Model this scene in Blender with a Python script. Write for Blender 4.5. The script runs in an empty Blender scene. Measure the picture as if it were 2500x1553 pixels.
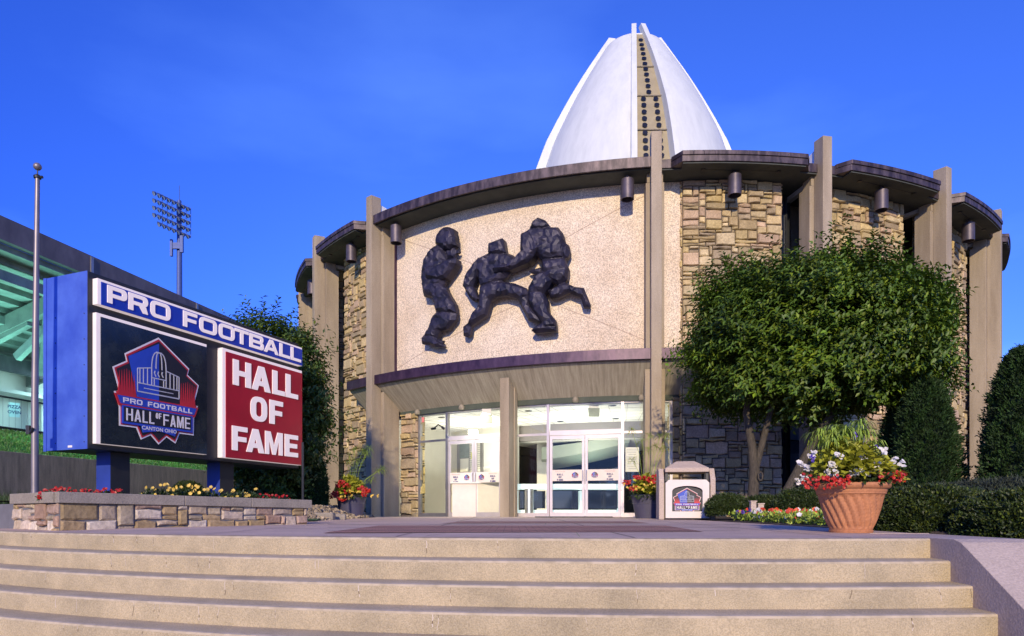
import bpy, math, random
import numpy as np
from mathutils import Vector, Matrix, geometry
random.seed(7); rng = np.random.default_rng(7)
C = bpy.context.scene.collection
scene = bpy.context.scene
PI = math.pi
# ------------------------------------------------------------------ camera, sky, sun
F = 1657.0; HZ = 1256.0            # focal length and horizon row, in pixels of the 2500 px wide photograph
cam = bpy.data.cameras.new('camera'); camo = bpy.data.objects.new('camera', cam); C.objects.link(camo)
camo.location = (0, 0, 0); camo.rotation_euler = (PI/2, 0, 0)
cam.sensor_width = 36; cam.lens = F/2500*36; cam.shift_y = (HZ-776.5)/2500; cam.clip_end = 3000; cam.clip_start = .05
scene.camera = camo
SUN_EL = math.radians(20); SLOPE = .11
w = bpy.data.worlds.new("World"); scene.world = w; w.use_nodes = True
nt = w.node_tree; bgn = nt.nodes['Background']; bgn.inputs[1].default_value = .15
sky = nt.nodes.new('ShaderNodeTexSky'); sky.sky_type = 'NISHITA'; sky.sun_disc = False
sky.sun_elevation = SUN_EL; sky.sun_rotation = math.atan2(-SLOPE, -1); sky.ozone_density = 6; sky.air_density = 1.3; sky.dust_density = .3
tint = nt.nodes.new('ShaderNodeMix'); tint.data_type = 'RGBA'; tint.blend_type = 'MULTIPLY'; tint.inputs[0].default_value = 1
tint.inputs[7].default_value = (.47, .69, 1.78, 1)
tcw = nt.nodes.new('ShaderNodeTexCoord'); mpw = nt.nodes.new('ShaderNodeMapping'); mpw.inputs['Scale'].default_value = (1, 1.2, 3.2)
nzw = nt.nodes.new('ShaderNodeTexNoise'); nzw.inputs['Scale'].default_value = 1.7; nzw.inputs['Detail'].default_value = 6
crw = nt.nodes.new('ShaderNodeValToRGB'); crw.color_ramp.elements[0].position = .5; crw.color_ramp.elements[1].position = .74
crw.color_ramp.elements[0].color = (1, 1, 1, 1); crw.color_ramp.elements[1].color = (1.9, 1.5, 1.15, 1)
mul = nt.nodes.new('ShaderNodeMix'); mul.data_type = 'RGBA'; mul.blend_type = 'MULTIPLY'; mul.inputs[0].default_value = 1
L = nt.links.new
L(tcw.outputs['Generated'], mpw.inputs[0]); L(mpw.outputs[0], nzw.inputs['Vector']); L(nzw.outputs['Fac'], crw.inputs[0])
L(sky.outputs[0], tint.inputs[6]); L(tint.outputs[2], mul.inputs[6]); L(crw.outputs[0], mul.inputs[7]); 
sxw = nt.nodes.new('ShaderNodeSeparateXYZ'); L(tcw.outputs['Generated'], sxw.inputs[0]); mrw = nt.nodes.new('ShaderNodeMapRange'); mrw.inputs[1].default_value = -.62; mrw.inputs[2].default_value = -.15; L(sxw.outputs[0], mrw.inputs[0])
side_mix = nt.nodes.new('ShaderNodeMix'); side_mix.data_type = 'RGBA'; side_mix.blend_type = 'MULTIPLY'; side_mix.inputs[0].default_value = 1; cmw = nt.nodes.new('ShaderNodeMix'); cmw.data_type = 'RGBA'
cmw.inputs[6].default_value = (.55, .70, .92, 1); cmw.inputs[7].default_value = (1, 1, 1, 1); L(mrw.outputs[0], cmw.inputs[0]); L(mul.outputs[2], side_mix.inputs[6]); L(cmw.outputs[2], side_mix.inputs[7]); L(side_mix.outputs[2], bgn.inputs[0])
sl = bpy.data.lights.new('sun', 'SUN'); sl.energy = 4.3; sl.angle = math.radians(1); sl.color = (1, .80, .53)
so = bpy.data.objects.new('sun', sl); C.objects.link(so)
so.rotation_euler = Vector((SLOPE, 1, -math.tan(SUN_EL))).to_track_quat('-Z', 'Y').to_euler()
scene.view_settings.view_transform = 'Standard'; scene.view_settings.look = 'None'; scene.view_settings.gamma = 1
scene.view_settings.exposure = 0; scene.view_settings.use_curve_mapping = False
try:
    scene.cycles.max_bounces = 8; scene.cycles.transparent_max_bounces = 12; scene.cycles.sample_clamp_indirect = 4
except Exception: pass

# ------------------------------------------------------------------ helpers
CZ = .174
def zp(Y): return -CZ+.0085*(min(max(Y, 5), 17.8)-5)
def P(x, y, D): return Vector(((x-1250)/F*D, D, (HZ-y)/F*D))
class MB:
    def __init__(s): s.v = []; s.f = []; s.m = []; s.sm = False; s.col = []; s.cc = None
    def add(s, vs, fs, mi=0):
        o = len(s.v); s.v += [tuple(v) for v in vs]; s.f += [tuple(i+o for i in f) for f in fs]; s.m += [mi]*len(fs)
        if s.cc is not None: s.col += [s.cc]*len(fs)
    def box(s, c, d, rz=0, mi=0, rot=None):
        hx, hy, hz = d[0]/2, d[1]/2, d[2]/2
        M = rot if rot is not None else Matrix.Rotation(rz, 3, 'Z')
        vs = [Vector(c)+M@Vector((a*hx, b*hy, e*hz)) for a in (-1, 1) for b in (-1, 1) for e in (-1, 1)]
        s.add(vs, [(0,1,3,2),(4,6,7,5),(0,4,5,1),(2,3,7,6),(0,2,6,4),(1,5,7,3)], mi)
    def bar(s, a, b, w_, h_, mi=0):
        a = Vector(a); b = Vector(b); d = b-a; q = d.to_track_quat('X', 'Z').to_matrix()
        s.box((a+b)/2, (d.length, w_, h_), mi=mi, rot=q)
    def hexa(s, p8, mi=0):   # bottom 4 ccw, top 4 ccw
        s.add(p8, [(3,2,1,0),(4,5,6,7),(0,1,5,4),(1,2,6,5),(2,3,7,6),(3,0,4,7)], mi)
    def prism(s, poly, z0, z1, mi=0):
        n = len(poly); zt = z1 if callable(z1) else (lambda p: z1); zb = z0 if callable(z0) else (lambda p: z0)
        vs = [(p[0], p[1], zb(p)) for p in poly]+[(p[0], p[1], zt(p)) for p in poly]
        s.add(vs, [tuple(range(n-1, -1, -1)), tuple(range(n, 2*n))]+[(i, (i+1) % n, n+(i+1) % n, n+i) for i in range(n)], mi)
    def tube(s, pts, rad, n=8, mi=0, cap=True):
        pts = [Vector(p) for p in pts]; rad = rad if hasattr(rad, '__len__') else [rad]*len(pts)
        vs = []; fs = []; prev = None
        for i, p in enumerate(pts):
            d = (pts[min(i+1, len(pts)-1)]-pts[max(i-1, 0)]).normalized()
            if prev is None: u = d.orthogonal().normalized()
            else: u = (prev-d*prev.dot(d)).normalized()
            prev = u; v_ = d.cross(u)
            vs += [p+(u*math.cos(t)+v_*math.sin(t))*rad[i] for t in [2*PI*k/n for k in range(n)]]
        for i in range(len(pts)-1):
            for k in range(n):
                a = i*n+k; b = i*n+(k+1) % n; fs.append((a, b, b+n, a+n))
        if cap: fs += [tuple(range(n-1, -1, -1)), tuple(range((len(pts)-1)*n, len(pts)*n))]
        s.add(vs, fs, mi)
    def lathe(s, prof, c=(0, 0, 0), n=32, mi=0, fn=None):
        vs = []; fs = []
        for i, (r, z) in enumerate(prof):
            for k in range(n):
                t = 2*PI*k/n; rr_ = r+(fn(i, t, z) if fn else 0)
                vs.append((c[0]+rr_*math.cos(t), c[1]+rr_*math.sin(t), c[2]+z))
        for i in range(len(prof)-1):
            for k in range(n):
                a = i*n+k; b = i*n+(k+1) % n; fs.append((a, b, b+n, a+n))
        s.add(vs, fs, mi)
    def build(s, name, mats, parent=None, smooth=False, bevel=0):
        me = bpy.data.meshes.new(name); base = wloc(parent)
        vs = [(a-base[0], b-base[1], c-base[2]) for a, b, c in s.v] if parent is not None else s.v
        me.from_pydata(vs, [], s.f)
        for m_ in (mats if isinstance(mats, (list, tuple)) else [mats]): me.materials.append(m_)
        me.polygons.foreach_set('material_index', s.m)
        if smooth: me.polygons.foreach_set('use_smooth', [True]*len(s.f))
        if s.col and len(s.col) == len(s.f):
            at = me.color_attributes.new('Col', 'FLOAT_COLOR', 'CORNER')
            arr = []
            for p, c in zip(s.f, s.col): arr += list(c)*len(p)
            at.data.foreach_set('color', arr)
        me.update()
        o = bpy.data.objects.new(name, me); C.objects.link(o)
        if parent is not None: o.parent = parent
        if bevel:
            b = o.modifiers.new('b', 'BEVEL'); b.width = bevel; b.segments = 2; b.limit_method = 'ANGLE'
        if smooth:
            try: me.set_sharp_from_angle(angle=math.radians(38))
            except Exception: pass
        return o
def wloc(p):
    v = Vector((0, 0, 0))
    while p is not None: v = v+p.location; p = p.parent
    return v
def tag(o, label=None, cat=None, group=None, kind=None):
    if label: o['label'] = label
    if cat: o['category'] = cat
    if group: o['group'] = group
    if kind: o['kind'] = kind
    return o
def thing(name, label, cat, loc=(0, 0, 0), rz=0, group=None):
    o = bpy.data.objects.new(name, None); C.objects.link(o); o.location = loc; o.rotation_euler.z = rz; o.empty_display_size = .2
    return tag(o, label, cat, group)
def struct(name, mb, m, **k):
    o = mb.build(name, m, None, **k); return tag(o, kind='structure')
def copy_tree(o, parent=None):
    c = o.copy(); C.objects.link(c); c.parent = parent
    for ch in list(o.children): copy_tree(ch, c)
    return c

def mat(name, c1, c2=None, rough=.8, scale=6, metal=0, bump=.0, bscale=60, detail=6, streak=None, spec=.5, fine=0, attr=False, emit=None, coat=0, pos=(.35, .65), trans=0):
    m = bpy.data.materials.new(name); m.use_nodes = True; n = m.node_tree; b = n.nodes['Principled BSDF']; K = n.links.new
    b.inputs['Roughness'].default_value = rough; b.inputs['Metallic'].default_value = metal
    b.inputs['Specular IOR Level'].default_value = spec; b.inputs['Coat Weight'].default_value = coat
    c2 = c2 or tuple(x*.8 for x in c1)
    tc = n.nodes.new('ShaderNodeTexCoord'); mp = n.nodes.new('ShaderNodeMapping'); K(tc.outputs['Object'], mp.inputs[0])
    if streak: mp.inputs['Scale'].default_value = streak
    nz = n.nodes.new('ShaderNodeTexNoise'); nz.inputs['Scale'].default_value = scale; nz.inputs['Detail'].default_value = detail; nz.inputs['Roughness'].default_value = .65
    K(mp.outputs[0], nz.inputs['Vector'])
    cr = n.nodes.new('ShaderNodeValToRGB'); cr.color_ramp.elements[0].position = pos[0]; cr.color_ramp.elements[1].position = pos[1]
    cr.color_ramp.elements[0].color = (*c2, 1); cr.color_ramp.elements[1].color = (*c1, 1); K(nz.outputs['Fac'], cr.inputs[0])
    out = cr.outputs[0]
    def mix(a, bsock, bcol, fac, mode='MULTIPLY'):
        x = n.nodes.new('ShaderNodeMix'); x.data_type = 'RGBA'; x.blend_type = mode
        if hasattr(fac, 'is_linked'): K(fac, x.inputs[0])
        else: x.inputs[0].default_value = fac
        K(a, x.inputs[6])
        if bsock: K(bsock, x.inputs[7])
        else: x.inputs[7].default_value = (*bcol, 1)
        return x.outputs[2]
    if attr:
        at = n.nodes.new('ShaderNodeAttribute'); at.attribute_name = 'Col'; out = mix(out, at.outputs['Color'], None, 1.0)
    if fine:
        nf = n.nodes.new('ShaderNodeTexNoise'); nf.inputs['Scale'].default_value = bscale; nf.inputs['Detail'].default_value = 3
        K(tc.outputs['Object'], nf.inputs['Vector'])
        cf = n.nodes.new('ShaderNodeValToRGB'); cf.color_ramp.elements[0].position = .36; cf.color_ramp.elements[1].position = .62
        cf.color_ramp.elements[0].color = (1-fine,)*3+(1,); cf.color_ramp.elements[1].color = (1+fine*.25,)*3+(1,)
        K(nf.outputs['Fac'], cf.inputs[0]); out = mix(out, cf.outputs[0], None, 1.0)
    K(out, b.inputs['Base Color'])
    if trans:
        b.inputs['Subsurface Weight'].default_value = 0
        tr = n.nodes.new('ShaderNodeBsdfTranslucent'); K(out, tr.inputs[0]); ms = n.nodes.new('ShaderNodeMixShader'); ms.inputs[0].default_value = trans
        K(b.outputs[0], ms.inputs[1]); K(tr.outputs[0], ms.inputs[2]); K(ms.outputs[0], n.nodes['Material Output'].inputs[0])
    if bump:
        nb = n.nodes.new('ShaderNodeTexNoise'); nb.inputs['Scale'].default_value = bscale; nb.inputs['Detail'].default_value = 5
        K(tc.outputs['Object'], nb.inputs['Vector']); bp = n.nodes.new('ShaderNodeBump'); bp.inputs['Strength'].default_value = bump; bp.inputs['Distance'].default_value = .01
        K(nb.outputs['Fac'], bp.inputs['Height']); K(bp.outputs[0], b.inputs['Normal'])
    if emit:
        b.inputs['Emission Color'].default_value = (*emit[0], 1); b.inputs['Emission Strength'].default_value = emit[1]
    return m
M = {}
M['conc'] = mat('fin_concrete', (.43, .36, .26), (.30, .245, .17), .9, 1.6, bump=.5, bscale=90, fine=.25, streak=(1.6, 1.6, .22))
M['concdark'] = mat('weathered_concrete', (.34, .30, .23), (.20, .18, .14), .9, 2.5, bump=.4, bscale=80, fine=.2, streak=(4, 4, .5))
M['step'] = mat('step_concrete', (.525, .43, .27), (.36, .30, .19), .9, 2.2, bump=.8, bscale=110, fine=.24, detail=10, pos=(.3, .62))
M['plaza'] = mat('plaza_concrete', (.60, .455, .35), (.46, .35, .275), .85, 1.1, bump=.3, bscale=90, fine=.15)
M['pave'] = mat('lower_paving', (.35, .3, .27), (.28, .24, .2), .9, 1.1, bump=.3, bscale=60, fine=.15)
M['pebble'] = mat('pebble_dash', (.80, .68, .53), (.66, .53, .38), .9, .9, bump=1, bscale=34, fine=.42, pos=(.3, .6))
M['stone'] = mat('wall_stone', (1, 1, 1), (.74, .72, .68), .9, 3.5, bump=.8, bscale=26, fine=.22, attr=True)
M['mortar'] = mat('mortar', (.12, .10, .075), None, .95, 8)
M['fascia'] = mat('copper_fascia', (.17, .13, .14), (.035, .025, .032), .5, 3, metal=.3, detail=4, pos=(.42, .78))
M['fasciab'] = mat('purple_copper', (.11, .06, .10), (.035, .016, .04), .42, 3, metal=.35, detail=5, pos=(.4, .8))
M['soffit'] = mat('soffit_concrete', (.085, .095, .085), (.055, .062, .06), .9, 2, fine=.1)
M['board'] = mat('board_marked_concrete', (.46, .42, .33), (.28, .25, .19), .9, 5, fine=.12, detail=8)
def polar(m, ax, rz_):
    # re-map the noise so that streaks follow the circle round the rotunda axis
    n = m.node_tree; mp = [q for q in n.nodes if q.type == 'MAPPING'][0]; tc = [q for q in n.nodes if q.type == 'TEX_COORD'][0]
    sx = n.nodes.new('ShaderNodeSeparateXYZ'); n.links.new(tc.outputs['Object'], sx.inputs[0])
    at = n.nodes.new('ShaderNodeMath'); at.operation = 'ARCTAN2'; n.links.new(sx.outputs[0], at.inputs[0]); n.links.new(sx.outputs[1], at.inputs[1])
    m1 = n.nodes.new('ShaderNodeMath'); m1.operation = 'MULTIPLY'; m1.inputs[1].default_value = ax; n.links.new(at.outputs[0], m1.inputs[0])
    m2 = n.nodes.new('ShaderNodeMath'); m2.operation = 'MULTIPLY'; m2.inputs[1].default_value = rz_; n.links.new(sx.outputs[2], m2.inputs[0])
    cb = n.nodes.new('ShaderNodeCombineXYZ'); n.links.new(m1.outputs[0], cb.inputs[0]); n.links.new(m2.outputs[0], cb.inputs[2]); n.links.new(cb.outputs[0], mp.inputs[0]); mp.inputs['Scale'].default_value = (1, 1, 1)
polar(M['fascia'], 26, .5); polar(M['fasciab'], 22, .6); polar(M['board'], 40, .35)
M['white'] = mat('white_paint', (.80, .79, .75), (.72, .72, .69), .6, .8, fine=.05, bscale=10)
M['shell'] = mat('dome_shell', (.66, .70, .68), (.57, .61, .60), .55, 1.0, streak=(3, 3, .2), detail=7, pos=(.3, .6))
M['perf'] = mat('tan_panel', (.36, .31, .19), (.29, .25, .15), .6, 2)
M['hole'] = mat('dark_opening', (.006, .008, .015), None, .4, 2)
M['bronze'] = mat('dark_bronze', (.045, .040, .068), (.012, .013, .030), .52, 2.5, metal=.4, bump=.6, bscale=14)
M['alu'] = mat('white_aluminium', (.62, .56, .56), (.55, .5, .5), .35, 3, metal=.3)
M['alug'] = mat('grey_aluminium', (.33, .32, .33), (.26, .25, .26), .35, 3, metal=.6)
M['lamp'] = mat('lamp_metal', (.12, .10, .12), (.07, .06, .075), .5, 3, metal=.4)
M['darkglass'] = mat('dark_glass', (.012, .02, .045), (.008, .012, .03), .06, 1, spec=.9)
M['joint'] = mat('joint_line', (.36, .25, .19), None, .9, 5)
M['black'] = mat('black_sign_face', (.008, .012, .020), (.034, .042, .040), .25, 2.2, coat=.3, detail=9, pos=(.25, .55))
M['blackmetal'] = mat('black_metal', (.012, .014, .018), (.02, .022, .026), .45, 5)
M['bluemetal'] = mat('painted_blue_metal', (.10, .19, .66), (.055, .11, .52), .38, 1.6, metal=.25, bump=.1, bscale=5)
M['blue'] = mat('sign_blue', (.012, .05, .42), (.010, .04, .38), .35, 2)
M['red'] = mat('sign_red', (.45, .008, .028), (.37, .006, .022), .35, 2)
M['letter'] = mat('letter_white', (.82, .78, .76), (.76, .72, .71), .45, 3)
M['logored'] = mat('logo_red', (.55, .02, .035), None, .5, 3)
M['logoblue'] = mat('logo_blue', (.02, .07, .50), None, .5, 3)
M['logoblack'] = mat('logo_black', (.012, .012, .02), None, .5, 3)
M['logosilver'] = mat('logo_silver', (.55, .56, .60), None, .5, 3)
M['pole'] = mat('pole_metal', (.27, .235, .24), (.21, .19, .195), .45, 3, metal=.5)
M['brick'] = mat('brick_pavers', (.34, .19, .14), (.26, .15, .11), .9, 5, fine=.2)
M['coping'] = mat('coping_concrete', (.34, .30, .24), (.26, .23, .19), .9, 4, fine=.2, bump=.5)
M['grass'] = mat('lawn_green', (.05, .12, .03), (.025, .07, .015), .95, 8, bump=.8, bscale=40)
M['soil'] = mat('dark_mulch', (.10, .075, .055), (.035, .026, .02), .95, 20, bump=1, bscale=60)
M['ground'] = mat('ground_soil', (.06, .07, .04), (.04, .05, .03), .95, 3)
M['gravel'] = mat('gravel', (.45, .38, .27), (.24, .19, .13), .95, 22, bump=1, bscale=30, attr=True)
M['terra'] = mat('terracotta', (.52, .22, .095), (.40, .17, .08), .78, 6, fine=.14, detail=9)
M['potblue'] = mat('slate_pot', (.075, .07, .12), (.055, .055, .09), .5, 3)
M['bin'] = mat('bin_concrete', (.56, .45, .36), (.47, .38, .30), .85, 30, fine=.2, bump=.3)
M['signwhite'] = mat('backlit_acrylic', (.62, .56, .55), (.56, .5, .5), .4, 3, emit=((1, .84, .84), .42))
M['binpanel'] = mat('bin_panel', (.72, .65, .58), (.66, .60, .54), .6, 6)
M['bark'] = mat('bark', (.09, .075, .055), (.035, .03, .024), .9, 14, bump=1, bscale=30, streak=(3, 3, .6))
def leafm(name, c1, c2, rough=.45): return mat(name, c1, c2, rough, 1.5, attr=True, trans=.25)
M['leaf'] = leafm('tree_leaf', (.088, .157, .0135), (.048, .095, .010), .5)
M['leafl'] = leafm('dark_tree_leaf', (.07, .13, .02), (.04, .08, .015), .5)
M['thuja'] = leafm('arborvitae_spray', (.035, .085, .015), (.02, .055, .01), .7)
M['box'] = leafm('boxwood_leaf', (.055, .085, .02), (.03, .055, .012), .5)
M['juniper'] = leafm('juniper_needle', (.075, .10, .06), (.045, .06, .045), .8)
M['lime'] = leafm('lime_leaf', (.42, .42, .035), (.30, .33, .03))
M['papy'] = leafm('papyrus_green', (.38, .50, .07), (.26, .38, .05))
M['fgreen'] = leafm('flower_foliage', (.06, .10, .025), (.035, .065, .018))
M['fred'] = leafm('red_petal', (.50, .02, .012), (.38, .015, .01))
M['forange'] = leafm('orange_petal', (.75, .09, .03), (.6, .06, .02))
M['fwhite'] = leafm('white_petal', (.8, .78, .74), (.7, .68, .64))
M['fyellow'] = leafm('yellow_petal', (.85, .62, .12), (.75, .5, .08))
M['fpurple'] = leafm('purple_petal', (.13, .07, .5), (.08, .04, .35))
M['tile'] = mat('ceiling_tile', (.84, .82, .76), (.80, .78, .72), .9, 3)
M['room'] = mat('room_wall', (.72, .69, .62), (.66, .63, .56), .9, 1)
M['roomg'] = mat('room_grey', (.34, .30, .29), (.30, .27, .26), .9, 1)
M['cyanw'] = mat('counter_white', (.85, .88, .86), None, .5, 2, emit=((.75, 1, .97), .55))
M['steel'] = mat('brushed_steel', (.72, .74, .80), None, .38, 3, metal=1)
M['stad'] = mat('stadium_concrete', (.38, .42, .40), (.22, .25, .24), .9, 1.2, fine=.15)
M['stadp'] = mat('stadium_parapet', (.17, .15, .17), (.10, .09, .11), .9, 1.5, streak=(1, 1, .5))
M['mast'] = mat('mast_blue', (.07, .11, .30), None, .5, 3, metal=.3)
M['floodg'] = mat('floodlight_glass', (.5, .65, .8), None, .15, 3, metal=.6)
M['glow'] = mat('lit_lamp', (1, .95, .8), None, .5, 1, emit=((1, .95, .82), 9))
M['banner'] = mat('banner_white', (.8, .85, .85), None, .7, 2)
M['txtb'] = mat('navy_print', (.02, .03, .16), None, .6, 2)
M['txtr'] = mat('faint_red_print', (.75, .22, .18), None, .6, 2)
def glass_mat():
    m = bpy.data.materials.new('clear_glass'); m.use_nodes = True; n = m.node_tree; n.nodes.clear()
    o = n.nodes.new('ShaderNodeOutputMaterial'); t = n.nodes.new('ShaderNodeBsdfTransparent'); g = n.nodes.new('ShaderNodeBsdfGlossy')
    g.inputs['Roughness'].default_value = .02; t.inputs[0].default_value = (.93, .97, .95, 1)
    f = n.nodes.new('ShaderNodeFresnel'); f.inputs[0].default_value = 1.5; x = n.nodes.new('ShaderNodeMixShader')
    n.links.new(f.outputs[0], x.inputs[0]); n.links.new(t.outputs[0], x.inputs[1]); n.links.new(g.outputs[0], x.inputs[2]); n.links.new(x.outputs[0], o.inputs[0])
    return m
M['glass'] = glass_mat()

# ---- 2-D shapes -------------------------------------------------------------
def inside(pt, cs):
    x, y = pt; c_ = False
    for c in cs:
        n = len(c)
        for i in range(n):
            x1, y1 = c[i]; x2, y2 = c[(i+1) % n]
            if (y1 > y) != (y2 > y) and x < (x2-x1)*(y-y1)/(y2-y1)+x1: c_ = not c_
    return c_
def tri2d(cs, extra=()):
    vs = []; es = []
    for c in cs:
        o = len(vs); n = len(c); vs += [Vector((p[0], p[1])) for p in c]; es += [(o+i, o+(i+1) % n) for i in range(n)]
    vs += [Vector(e) for e in extra]
    r = geometry.delaunay_2d_cdt(vs, es, [], 0, 1e-6)
    V = [tuple(v) for v in r[0]]
    Fc = [tuple(f) for f in r[2] if inside((sum(V[i][0] for i in f)/3, sum(V[i][1] for i in f)/3), cs)]
    return V, Fc
def flat(mb, cs, fn, z0, z1, mi=0):
    """closed plate: contours cs in 2-D, fn(x,y,h)->3-D, from height z0 to z1"""
    V, Fc = tri2d(cs); vs = [fn(x, y, z1) for x, y in V]; fs = list(Fc)
    for c in cs:
        o = len(vs); n = len(c)
        vs += [fn(x, y, z1) for x, y in c]+[fn(x, y, z0) for x, y in c]
        fs += [(o+i, o+(i+1) % n, o+n+(i+1) % n, o+n+i) for i in range(n)]
    mb.add(vs, fs, mi)
def rr(x0, y0, x1, y1, r, n=5):
    rx = min(r, (x1-x0)/2); ry = min(r, (y1-y0)/2); o = []
    for cx, cy, a in ((x1-rx, y1-ry, 0), (x0+rx, y1-ry, 90), (x0+rx, y0+ry, 180), (x1-rx, y0+ry, 270)):
        for k in range(n+1):
            t = math.radians(a+90*k/n); o.append((cx+rx*math.cos(t), cy+ry*math.sin(t)))
    return o
def bowl(x0, y0, x1, y1, r, n=5):    # left side square, right side rounded
    ry = min(r, (y1-y0)/2); o = [(x0, y1), (x0, y0)]
    for cx, cy, a in ((x1-r, y0+ry, 270), (x1-r, y1-ry, 0)):
        for k in range(n+1):
            t = math.radians(a+90*k/n); o.append((cx+r*math.cos(t), cy+ry*math.sin(t)))
    return o
def glyph(ch, w_, t, h, r):
    m_ = .5
    if ch == 'I': return [[(0, 0), (w_, 0), (w_, 1), (0, 1)]]
    if ch == 'L': return [[(0, 0), (w_, 0), (w_, h), (t, h), (t, 1), (0, 1)]]
    if ch == 'T': return [[(w_/2-t/2, 0), (w_/2+t/2, 0), (w_/2+t/2, 1-h), (w_, 1-h), (w_, 1), (0, 1), (0, 1-h), (w_/2-t/2, 1-h)]]
    if ch == 'H': return [[(0, 0), (t, 0), (t, m_-h/2), (w_-t, m_-h/2), (w_-t, 0), (w_, 0), (w_, 1), (w_-t, 1), (w_-t, m_+h/2), (t, m_+h/2), (t, 1), (0, 1)]]
    if ch == 'F': return [[(0, 0), (t, 0), (t, m_-h*.6), (w_*.93, m_-h*.6), (w_*.93, m_+h*.4), (t, m_+h*.4), (t, 1-h), (w_, 1-h), (w_, 1), (0, 1)]]
    if ch == 'E': return [[(0, 0), (w_, 0), (w_, h), (t, h), (t, m_-h/2), (w_*.93, m_-h/2), (w_*.93, m_+h/2), (t, m_+h/2), (t, 1-h), (w_, 1-h), (w_, 1), (0, 1)]]
    if ch == 'O': return [rr(0, 0, w_, 1, r), rr(t, h, w_-t, 1-h, max(r-t*.75, .05))]
    if ch == 'P': return [[(0, 0), (t, 0)]+[(t, .36)]+bowl(t, .36, w_, 1, r*.8)[2:]+[(0, 1)], bowl(t, .36+h, w_-t, 1-h, max(.04, r*.4))]
    if ch == 'B': return [[(0, 0)]+bowl(0, 0, w_, .53, r*.7)[2:]+bowl(0, .5, w_*.96, 1, r*.7)[2:]+[(0, 1)], bowl(t, h, w_-t, .5-h/2, .06), bowl(t, .5+h/2, w_*.96-t, 1-h, .06)]
    if ch == 'R': return [[(0, 0), (t, 0), (t, .36), (w_*.55, .36), (w_-t*1.05, 0), (w_, 0), (w_-t*.45, .37)]+bowl(t, .40, w_, 1, r*.8)[3:]+[(0, 1)], bowl(t, .36+h, w_-t, 1-h, max(.04, r*.4))]
    if ch == 'A':
        a = w_/2-t*.55; k = a; x = lambda y: k*y
        yi = .2
        ht = (w_/2-t*1.05)/k if k else 1
        ht = min(ht, .93)
        return [[(0, 0), (t*1.05, 0), (t*1.05+x(yi), yi), (w_-t*1.05-x(yi), yi), (w_-t*1.05, 0), (w_, 0), (w_-a, 1), (a, 1)],
                [(t*1.05+x(yi+h), yi+h), (w_-t*1.05-x(yi+h), yi+h), (w_/2+.004, max(ht, yi+h+.05)), (w_/2-.004, max(ht, yi+h+.05))]]
    if ch == 'M': return [[(0, 0), (t, 0), (t, .68), (w_/2-t*.42, 0), (w_/2+t*.42, 0), (w_-t, .68), (w_-t, 0), (w_, 0), (w_, 1), (w_-t*1.35, 1), (w_/2, .38), (t*1.35, 1), (0, 1)]]
def put(mb, ch, x0, x1, y0, y1, fn, z0, z1, t=.25, h=.2, r=.3, mi=0):
    H = y1-y0; w_ = (x1-x0)/H
    flat(mb, [[(x0+a*H, y0+b*H) for a, b in c] for c in glyph(ch, w_, t, h, r)], fn, z0, z1, mi)
def word(mb, s, x0, x1, y0, y1, fn, z0, z1, t=.25, h=.2, r=.3, gap=.12, mi=0, wid=None, space=.5):
    wid = wid or {}
    ws = [space if c == ' ' else wid.get(c, 1) for c in s]; n = len(s)
    tot = sum(ws)+gap*(n-1); k = (x1-x0)/tot; x = x0
    for c, q in zip(s, ws):
        if c != ' ': put(mb, c, x, x+q*k, y0, y1, fn, z0, z1, t, h, r, mi)
        x += (q+gap)*k
def text(mb, s, size, fn, h, mi=0, align='CENTER', off=0, sx=1):
    cu = bpy.data.curves.new('t', 'FONT'); cu.body = s; cu.size = size; cu.align_x = align; cu.align_y = 'CENTER'; cu.offset = off; cu.resolution_u = 3
    o = bpy.data.objects.new('t', cu); C.objects.link(o); bpy.context.view_layer.update()
    me = bpy.data.meshes.new_from_object(o)
    mb.add([fn(v.co.x*sx, v.co.y, h) for v in me.vertices], [tuple(p.vertices) for p in me.polygons], mi)
    bpy.data.objects.remove(o); bpy.data.curves.remove(cu); bpy.data.meshes.remove(me)

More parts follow.
